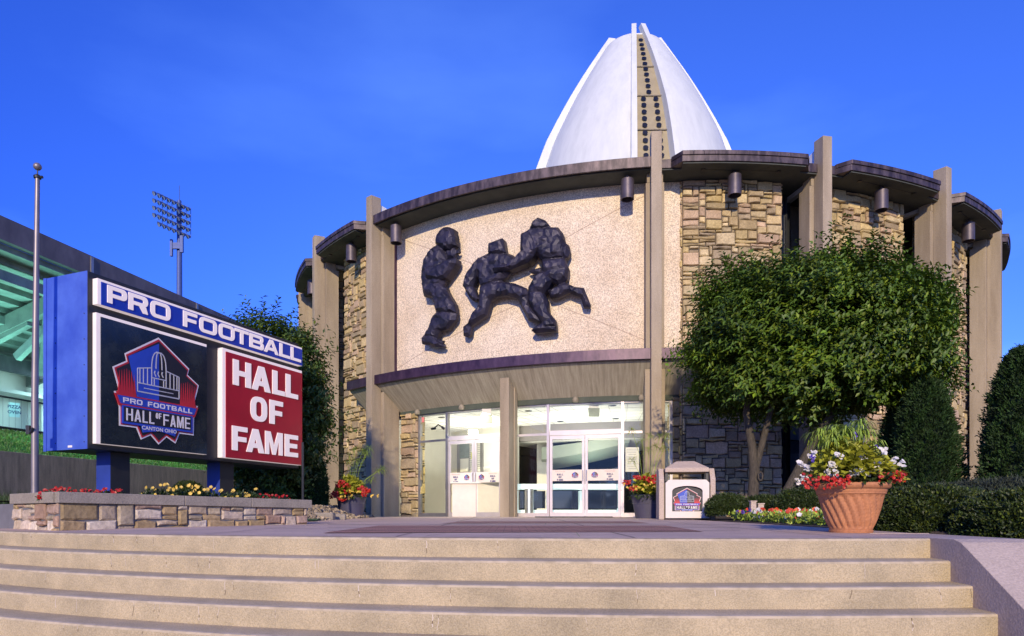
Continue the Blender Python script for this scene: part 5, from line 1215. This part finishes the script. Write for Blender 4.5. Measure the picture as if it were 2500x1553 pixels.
def tuft(parent, c, rad_, n, m_, ln, wd, up=.4, tint=(1, 1, 1), name='foliage'):
    U = unit(n); U[:, 2] = np.abs(U[:, 2])*.9-.1; p_ = np.array(c)+U*np.array(rad_)*rng.uniform(.35, 1, (n, 1)); d_ = U+np.array([0, 0, up])+rng.normal(size=(n, 3))*.4
    col = rng.uniform(.6, 1.35, (n, 1))*np.array([tint]); return leafmesh(name, p_, d_, rng.normal(size=(n, 3))*.4+np.array([0, -.3, 1]), ln*rng.uniform(.6, 1.3, n), wd*rng.uniform(.7, 1.3, n), m_, parent, col)
def rpts(c, rad_, n, front=True, zmin=-.1):
    o = []
    while len(o) < n:
        u = Vector(unit(1)[0]); 
        if front and u.y > .35: continue
        if u.z < zmin: continue
        o.append((c[0]+u.x*rad_[0], c[1]+u.y*rad_[1], c[2]+u.z*rad_[2]))
    return o
# planter flowers
def planter_row(x0, x1, n, nm, lab, m_, r_, grp, ycol, zs_, off):
    for i in range(n):
        x = x0+(x1-x0)*(i+.5)/n+random.uniform(-3, 3)
        u = (x-1250)/F; A = PA+back*off; D = (A.x*pd.y-A.y*pd.x)/(u*pd.y-pd.x); X = u*D; h = zs_*random.uniform(.75, 1.1)
        o = thing(nm, lab, 'flower', (X, D, .15), 0, grp); w_ = (x1-x0)/n/F*D*.62
        tuft(o, (X, D, .15), (w_, .16, h*.95), 260, M['fgreen'], .05, .022)
        blooms('bloom', o, rpts((X, D, .15+h*.25), (w_*1.05, .17, h*.85), ycol), r_, m_, (.1, -1, .45))
planter_row(112, 300, 8, 'petunia', 'low red petunia in the left part of the stone planter', M['fred'], .020, 'red petunias at the left of the planter', 13, .13, .42)
planter_row(350, 632, 9, 'marigold', 'yellow flower in the middle of the stone planter', M['fyellow'], .026, 'yellow flowers in the planter', 7, .20, .42)
planter_row(628, 705, 3, 'petunia', 'low red petunia near the right end of the stone planter', M['fred'], .020, 'red petunias at the right of the planter', 12, .12, .42)

# terracotta pot
D = 6.17; px_ = (2077-1250)/F*D; kk = D/F
pot = thing('terracotta_pot', 'large terracotta pot with swirled flutes standing at the top of the steps', 'flower pot', (px_, D, zp(D)))
ph = 108*kk; prof = []
def prt(z): return float(np.interp(z, [0, .06, .061, .25, .6, .86, .861, .90, .901, 1], [48, 50, 47, 57, 68, 74.5, 77, 77.5, 78, 80]))*kk
P_ = [(z, prt(z)) for z in list(np.linspace(0, 1, 60))]
mb = MB(); n = 120; vs = []; fs = []
for z, r_ in P_:
    for j in range(n):
        t = 2*PI*j/n; q = 0
        if .085 < z < .85:
            e = min(1, (z-.085)/.06, (.85-z)/.05); ph_ = (t*22/(2*PI)+2.0*(z)**1.3) % 1; q = -.017*e*(1-abs(2*ph_-1)**.7)
        vs.append((px_+(r_+q)*math.cos(t), D+(r_+q)*math.sin(t), zp(D)+z*ph))
for i in range(len(P_)-1):
    for j in range(n): fs.append((i*n+j, i*n+(j+1) % n, (i+1)*n+(j+1) % n, (i+1)*n+j))
mb.add(vs, fs); mb.build('pot_body', M['terra'], pot, smooth=False)
mb = MB(); zr = zp(D)+ph; mb.lathe([(82*kk, 0), (86*kk, .01), (88*kk, .03), (86*kk, .05), (80*kk, .055), (74*kk, .05), (74*kk, -.03), (0, -.03)], (px_, D, zr-.01), 60); mb.build('rim', M['terra'], pot, smooth=True)
zr += .05
o = thing('papyrus', 'bright green grassy papyrus at the top of the terracotta pot planting', 'plant', (px_, D, zr))
heads = []
for k_ in range(17):
    a = random.uniform(0, 2*PI); q = random.uniform(.08, .27); h_ = random.uniform(.44, .60); heads.append(Vector((px_-.02+q*math.cos(a)*1.05, D+q*math.sin(a)*.7+.05, zr+h_-.35*q)))
mb = MB(); mb.cc = (1, 1, 1, 1)
for h_ in heads: mb.tube([(px_+(h_.x-px_)*.3, D+(h_.y-D)*.3, zr-.05), (h_.x, h_.y, h_.z)], .003, 5)
mb.build('stem', M['papy'], o)
bb = []; dd = []
for h_ in heads:
    for j in range(46):
        a = random.uniform(0, 2*PI); u = Vector((math.cos(a), math.sin(a), random.uniform(-.35, .45))); bb.append(tuple(h_)); dd.append(tuple(u))
bb = np.array(bb); dd = np.array(dd); L1 = rng.uniform(.10, .19, len(bb))
dn = dd/np.linalg.norm(dd, axis=1, keepdims=True); leafmesh('frond', bb, dd, np.tile([[0, 0, 1.]], (len(bb), 1)), L1*.6, .012, M['papy'], o, bend=.25)
b2 = bb+dn*(L1*.5)[:, None]-np.array([0, 0, 1.])*(L1*.05)[:, None]; leafmesh('frond', b2, dd+np.array([0, 0, -.75]), np.tile([[0, 0, 1.]], (len(bb), 1)), L1*.65, .011, M['papy'], o, bend=.35)
def lobe(o, c, rad_, n, m_, ln, wd, **kw): return tuft(o, c, rad_, n, m_, ln, wd, **kw)
o = thing('sweet_potato_vine', 'chartreuse leafy vine filling the terracotta pot', 'plant', (px_, D, zr))
lobe(o, (px_-.05, D-.06, zr+.09), (.34, .30, .34), 1100, M['lime'], .075, .064, up=-.1); lobe(o, (px_+.24, D-.06, zr+.02), (.17, .2, .18), 220, M['lime'], .07, .055, up=-.1)
o = thing('geranium', 'white geranium clusters in the terracotta pot', 'flower', (px_, D, zr)); lobe(o, (px_, D-.1, zr+.0), (.33, .25, .15), 420, M['fgreen'], .06, .04)
pts = []
for (x, y) in ((2048, 1113), (2108, 1117), (2140, 1127), (2030, 1145), (2045, 1155), (2020, 1158), (2100, 1150), (2120, 1155), (2085, 1153), (2155, 1100), (1956, 1133), (1972, 1142), (2180, 1125), (2198, 1131), (1952, 1178), (1965, 1168), (2035, 1135), (2133, 1145), (1982, 1110)):
    for j in range(9): pts.append(P(x+random.uniform(-9, 9), y+random.uniform(-7, 7), D-.33+abs(x-2077)*.0022+random.uniform(-.03, .03)))
blooms('bloom', o, pts, .021, M['fwhite'], (0, -1, .6), jit=.6, per=9)
o = thing('calibrachoa', 'small red bell flowers trailing over the left rim of the terracotta pot', 'flower', (px_-.2, D-.2, zr), 0, 'red flowers over the terracotta rim'); lobe(o, (px_-.27, D-.12, zr-.02), (.27, .26, .13), 520, M['fgreen'], .035, .016, tint=(1.1, .9, 1))
blooms('bloom', o, [P(random.uniform(1958, 2075), 1165+random.uniform(-10, 22)+(8 if random.random() < .3 else 0), D-.38+random.uniform(-.03, .05)) for _ in range(78)], .0165, M['fred'], (0, -1, .3), center=M['forange'])
o = thing('calibrachoa', 'small red bell flowers trailing over the right rim of the terracotta pot', 'flower', (px_+.3, D-.1, zr), 0, 'red flowers over the terracotta rim'); lobe(o, (px_+.36, D-.03, zr), (.17, .2, .12), 300, M['fgreen'], .035, .016)
blooms('bloom', o, [P(random.uniform(2142, 2215), 1164+random.uniform(-14, 14), D-.22+random.uniform(-.05, .05)) for _ in range(46)], .0165, M['fred'], (0, -1, .3), center=M['forange'])
o = thing('angelonia', 'purple flower spikes at the upper right of the terracotta pot', 'flower', (px_+.15, D, zr))
blooms('bloom', o, [P(x+random.uniform(-5, 5), y+random.uniform(-9, 9), D-.15) for x, y in ((2120, 1098), (2141, 1095), (2088, 1065), (1985, 1120)) for _ in range(14)], .010, M['fpurple'], (0, -1, .3), per=14); tuft(o, (px_+.2, D-.05, zr+.1), (.12, .1, .22), 120, M['fgreen'], .04, .012, up=1)

# blue pots by the entrance
def blue_pot(x, D, wpx, lab, zt_px, cypx, red, yel, spread, side_):
    k_ = D/F; X = (x-1250)/F*D; zb = zp(D); H_ = (HZ-zt_px)*k_-zb; r1 = wpx*k_/2
    o = thing('round_pot', lab, 'flower pot', (X, D, zb), 0, 'slate blue pots by the entrance')
    mb = MB(); mb.lathe([(0, 0), (r1*.72, 0), (r1*.93, H_*.80), (r1*.95, H_*.80), (r1*1.0, H_), (r1*.93, H_), (r1*.9, H_-.06), (0, H_-.06)], (X, D, zb), 40, 0); mb.build('pot_body', M['potblue'], o, smooth=True)
    mb = MB(); mb.lathe([(r1*.905, H_*.63), (r1*.915, H_*.635), (r1*.91, H_*.64)], (X, D, zb), 40); mb.build('rib_line', M['alug'], o)
    zr = zb+H_; nm = side_
    q = thing('papyrus', 'tall wispy papyrus growing in the %s pot' % nm, 'plant', (X, D, zr), 0, 'papyrus in the blue pots')
    hd = [Vector(((hx-1250)/F*D, D+random.uniform(-.25, .25), (HZ-hy)*k_)) for hx, hy in cypx]
    mb = MB(); mb.cc = (1, 1, 1, 1)
    for h_ in hd: mb.tube([(X+(h_.x-X)*.15, D, zr-.05), (X+(h_.x-X)*.5, D+(h_.y-D)*.5, zr+(h_.z-zr)*.62), tuple(h_)], .0045, 5)
    mb.build('stem', M['papy'], q)
    bb = np.array([tuple(h_) for h_ in hd for _ in range(48)]); dd = np.array([(math.cos(a), math.sin(a), z_) for a, z_ in [(random.uniform(0, 2*PI), random.uniform(-.5, .9)) for _ in range(len(bb))]])
    L1 = rng.uniform(.14, .30, len(bb)); leafmesh('frond', bb, dd, np.tile([[0, 0, 1.]], (len(bb), 1)), L1, .010, M['papy'], q, bend=.35)
    q = thing('sweet_potato_vine', 'lime green vine spilling from the %s pot' % nm, 'plant', (X, D, zr), 0, 'lime vines in the blue pots'); tuft(q, (X, D-.1, zr+.08), (spread*.9, .4, .42), 520, M['lime'], .12, .085, up=-.3); tuft(q, (X, D-.1, zr-.05), (spread, .4, .3), 300, M['fgreen'], .1, .06, up=-.3, name='shade_foliage')
    q = thing('geranium', 'red geranium clusters in the %s pot' % nm, 'flower', (X, D, zr), 0, 'red geraniums in the blue pots')
    blooms('bloom', q, [P(a+random.uniform(-9, 9), b_+random.uniform(-5, 5), D-.42+random.uniform(-.05, .05)) for a, b_ in red for _ in range(22)], .026, M['fred'], (0, -1, .4), per=22)
    q = thing('lantana', 'yellow flower dots at the rim of the %s pot' % nm, 'flower', (X, D, zr), 0, 'yellow lantana in the blue pots')
    blooms('bloom', q, [P(a+random.uniform(-3, 3), b_+random.uniform(-3, 3), D-.46+random.uniform(-.04, .04)) for a, b_ in yel for _ in range(4)], .022, M['fyellow'], (0, -1, .4), per=4); tuft(q, (X, D-.2, zr-.08), (spread, .35, .16), 160, M['fgreen'], .06, .03)
blue_pot(858, 15.9, 74, 'slate blue round pot of red flowers left of the entrance', 1208, ((862, 1094), (880, 1100), (848, 1110), (898, 1092), (806, 1108), (925, 1150), (930, 1143), (870, 1125), (842, 1128), (912, 1172), (893, 1105)), ((828, 1184), (845, 1184), (817, 1204), (815, 1212), (848, 1202), (882, 1192), (895, 1198), (892, 1206), (835, 1178), (836, 1218)), ((783, 1203), (798, 1202), (852, 1198), (862, 1199), (857, 1210), (843, 1212), (853, 1216), (908, 1210), (921, 1211), (873, 1202), (834, 1213)), .36, 'left blue')
blue_pot(1580, 15.2, 78, 'slate blue round pot of lime foliage between the doors and the litter bin', 1208, ((1540, 1053), (1588, 1062), (1612, 1066), (1630, 1060), (1570, 1075), (1600, 1090), (1625, 1092), (1540, 1125), (1580, 1100)), ((1578, 1168), (1592, 1176), (1556, 1166), (1530, 1178), (1545, 1192), (1600, 1165)), ((1525, 1183), (1533, 1190), (1548, 1187), (1560, 1190), (1570, 1195), (1580, 1188), (1590, 1180), (1595, 1190), (1552, 1194), (1575, 1183)), .38, 'right blue')

# petunia bed and mulch lamps
D0 = 9.2
N = 4200; pb = np.stack([rng.uniform(3.78, 4.35, N), rng.uniform(7.2, 12.2, N), np.zeros(N)], 1); pb[:, 0] += (pb[:, 1]-8)*.03; pb[:, 2] = [zp(y)+random.uniform(.02, .13) for y in pb[:, 1]]
cl = (np.sin(pb[:, 0]*9+pb[:, 1]*4)+np.sin(pb[:, 1]*7)) > -1.2; pb = pb[cl]; N = len(pb)
o = leafmesh('petunia_bed', pb+rng.normal(size=(N, 3))*.02, rng.normal(size=(N, 3))*.6+np.array([0, -.1, .9]), rng.normal(size=(N, 3)), .07*rng.uniform(.6, 1.3, N), .03, M['papy'], None); tag(o, 'bed of mixed red, white and purple petunias along the paving', 'flower bed', kind='stuff')
for nm, m_, n, lab in (('red_bloom_patch', M['forange'], 95, 'orange red blooms scattered over the petunia bed'), ('white_bloom_patch', M['fwhite'], 55, 'white blooms scattered over the petunia bed'), ('purple_bloom_patch', M['fpurple'], 50, 'purple blooms scattered over the petunia bed')):
    pts = [(random.uniform(3.78, 4.3)+(y-8)*.03, y, zp(y)+random.uniform(.08, .21)) for y in [random.uniform(7.2, 12) if nm[0] != 'p' else random.choice([random.uniform(7.2, 8.2), random.uniform(11, 12.2)]) for _ in range(n)]]
    q = blooms('bloom', None, pts, .036, m_, (-.2, -1, .5), center=(M['hole'] if nm[0] == 'p' else None)); q.name = nm; tag(q, lab, 'flowers', kind='stuff')
for lab, x, w_, h_ in (('taller tan garden light box in the mulch', 1838, 13, 24), ('shorter tan garden light box in the mulch', 1856, 14, 18)):
    D = 11.4; k_ = D/F; X = (x-1250)*k_; z0_ = zp(D)+.02; o = thing('garden_light', lab, 'garden light', (X, D, z0_), 0, 'garden light boxes in the mulch')
    zt3 = (HZ-1255+h_+6)*k_
    mb = MB(); mb.box((X, D, (z0_+zt3)/2), (w_*k_, .09, zt3-z0_)); mb.build('body', M['bin'], o, bevel=.006); mb = MB(); mb.box((X, D, zt3+.008), (w_*k_+.02, .11, .016)); mb.build('cap', M['bin'], o)
# gravel and edging stones left of the entrance
mb = MB()
for _ in range(1800):
    x, y = random.uniform(-4.75, -3.45), random.uniform(12.2, 17.2); x = max(x, -3.45-(y-12)*.02-1.3); h_ = .02+.24*min(1, max(0, (-3.55-x)/.6)); z = zp(y)+h_+random.uniform(-.02, .02); s_ = random.uniform(.02, .045); v = random.uniform(.6, 1.4); mb.cc = (v, v*.97, v*.92, 1)
    mb.box((x, y, z), (s_*1.4, s_, s_*.8), rot=Matrix.Rotation(random.uniform(0, 3), 3, Vector(unit(1)[0])))
mb.cc = (.7, .7, .7, 1); mb.add([(-3.5, 12, zp(12)-.02), (-3.5, 17.4, zp(17)-.02), (-4.1, 17.4, .17), (-4.1, 12, .12), (-5.4, 17.4, .2), (-5.4, 12, .12)], [(0, 1, 2, 3), (3, 2, 4, 5)])
o = mb.build('gravel', M['gravel'], None); tag(o, kind='stuff'); 
for k_, (x, D, w_, h_) in enumerate(((790, 13.0, .42, .16), (822, 13.4, .36, .13), (803, 14.2, .5, .13))):
    mb = MB(); X = (x-1250)/F*D; mb.box((X, D, zp(D)+h_/2-.02), (w_, .22, h_), rz=.15*k_)
    o = mb.build('edging_stone', M['coping'], None, bevel=.03); tag(o, ['left edging stone beside the planter corner', 'right edging stone beside the blue pot', 'rear edging stone below the gravel'][k_], 'stone', 'edging stones by the gravel')
# ornamental grass at the left edge
D = 10.4; X = (8-1250)/F*D
o = thing('ornamental_grass', 'dark tuft of ornamental grass at the left edge beside the planter', 'grass tuft', (X, D, -.1))
N = 1500; bs = np.stack([X+rng.normal(size=N)*.32, D+rng.normal(size=N)*.3, -.14*np.ones(N)], 1); leafmesh('blade', bs, np.stack([rng.normal(size=N)*.3, rng.normal(size=N)*.3, np.ones(N)], 1), rng.normal(size=(N, 3)), rng.uniform(.3, .55, N), .012, M['fgreen'], o, bend=.3)
# lawn grass blades
N = 26000; bx_ = rng.uniform(-12.5, -4.2, N); by_ = rng.uniform(9.4, 18, N); 
from mathutils.bvhtree import BVHTree
lo_ = bpy.data.objects['lawn']; bv = BVHTree.FromPolygons([v.co for v in lo_.data.vertices], [tuple(p.vertices) for p in lo_.data.polygons]); pp = []
for x, y in zip(bx_, by_):
    h_ = bv.ray_cast(Vector((x, y, 3)), Vector((0, 0, -1)))
    if h_[0] is not None: pp.append((x, y, h_[0].z-.005))
pp = np.array(pp); N = len(pp); o = leafmesh('grass', pp, np.stack([rng.normal(size=N)*.4, rng.normal(size=N)*.4, np.ones(N)], 1), rng.normal(size=(N, 3)), rng.uniform(.04, .08, N), .012, M['fgreen'], None); tag(o, kind='stuff')
N = 30000; aa = rng.uniform(-6, 20, N); bbv = rng.uniform(-5.75, -1.4, N); q = np.array([tuple(SP(a, b_, 2.56-1.12*((-1.3-b_)/4.5)**1.15)) for a, b_ in zip(aa, bbv)])
o = leafmesh('bank_grass', q, np.stack([rng.normal(size=N)*.5, rng.normal(size=N)*.5, np.ones(N)], 1), rng.normal(size=(N, 3)), rng.uniform(.06, .13, N), .025, leafm('bank_blade', (.10, .22, .05), (.06, .14, .03)), None); tag(o, kind='stuff')
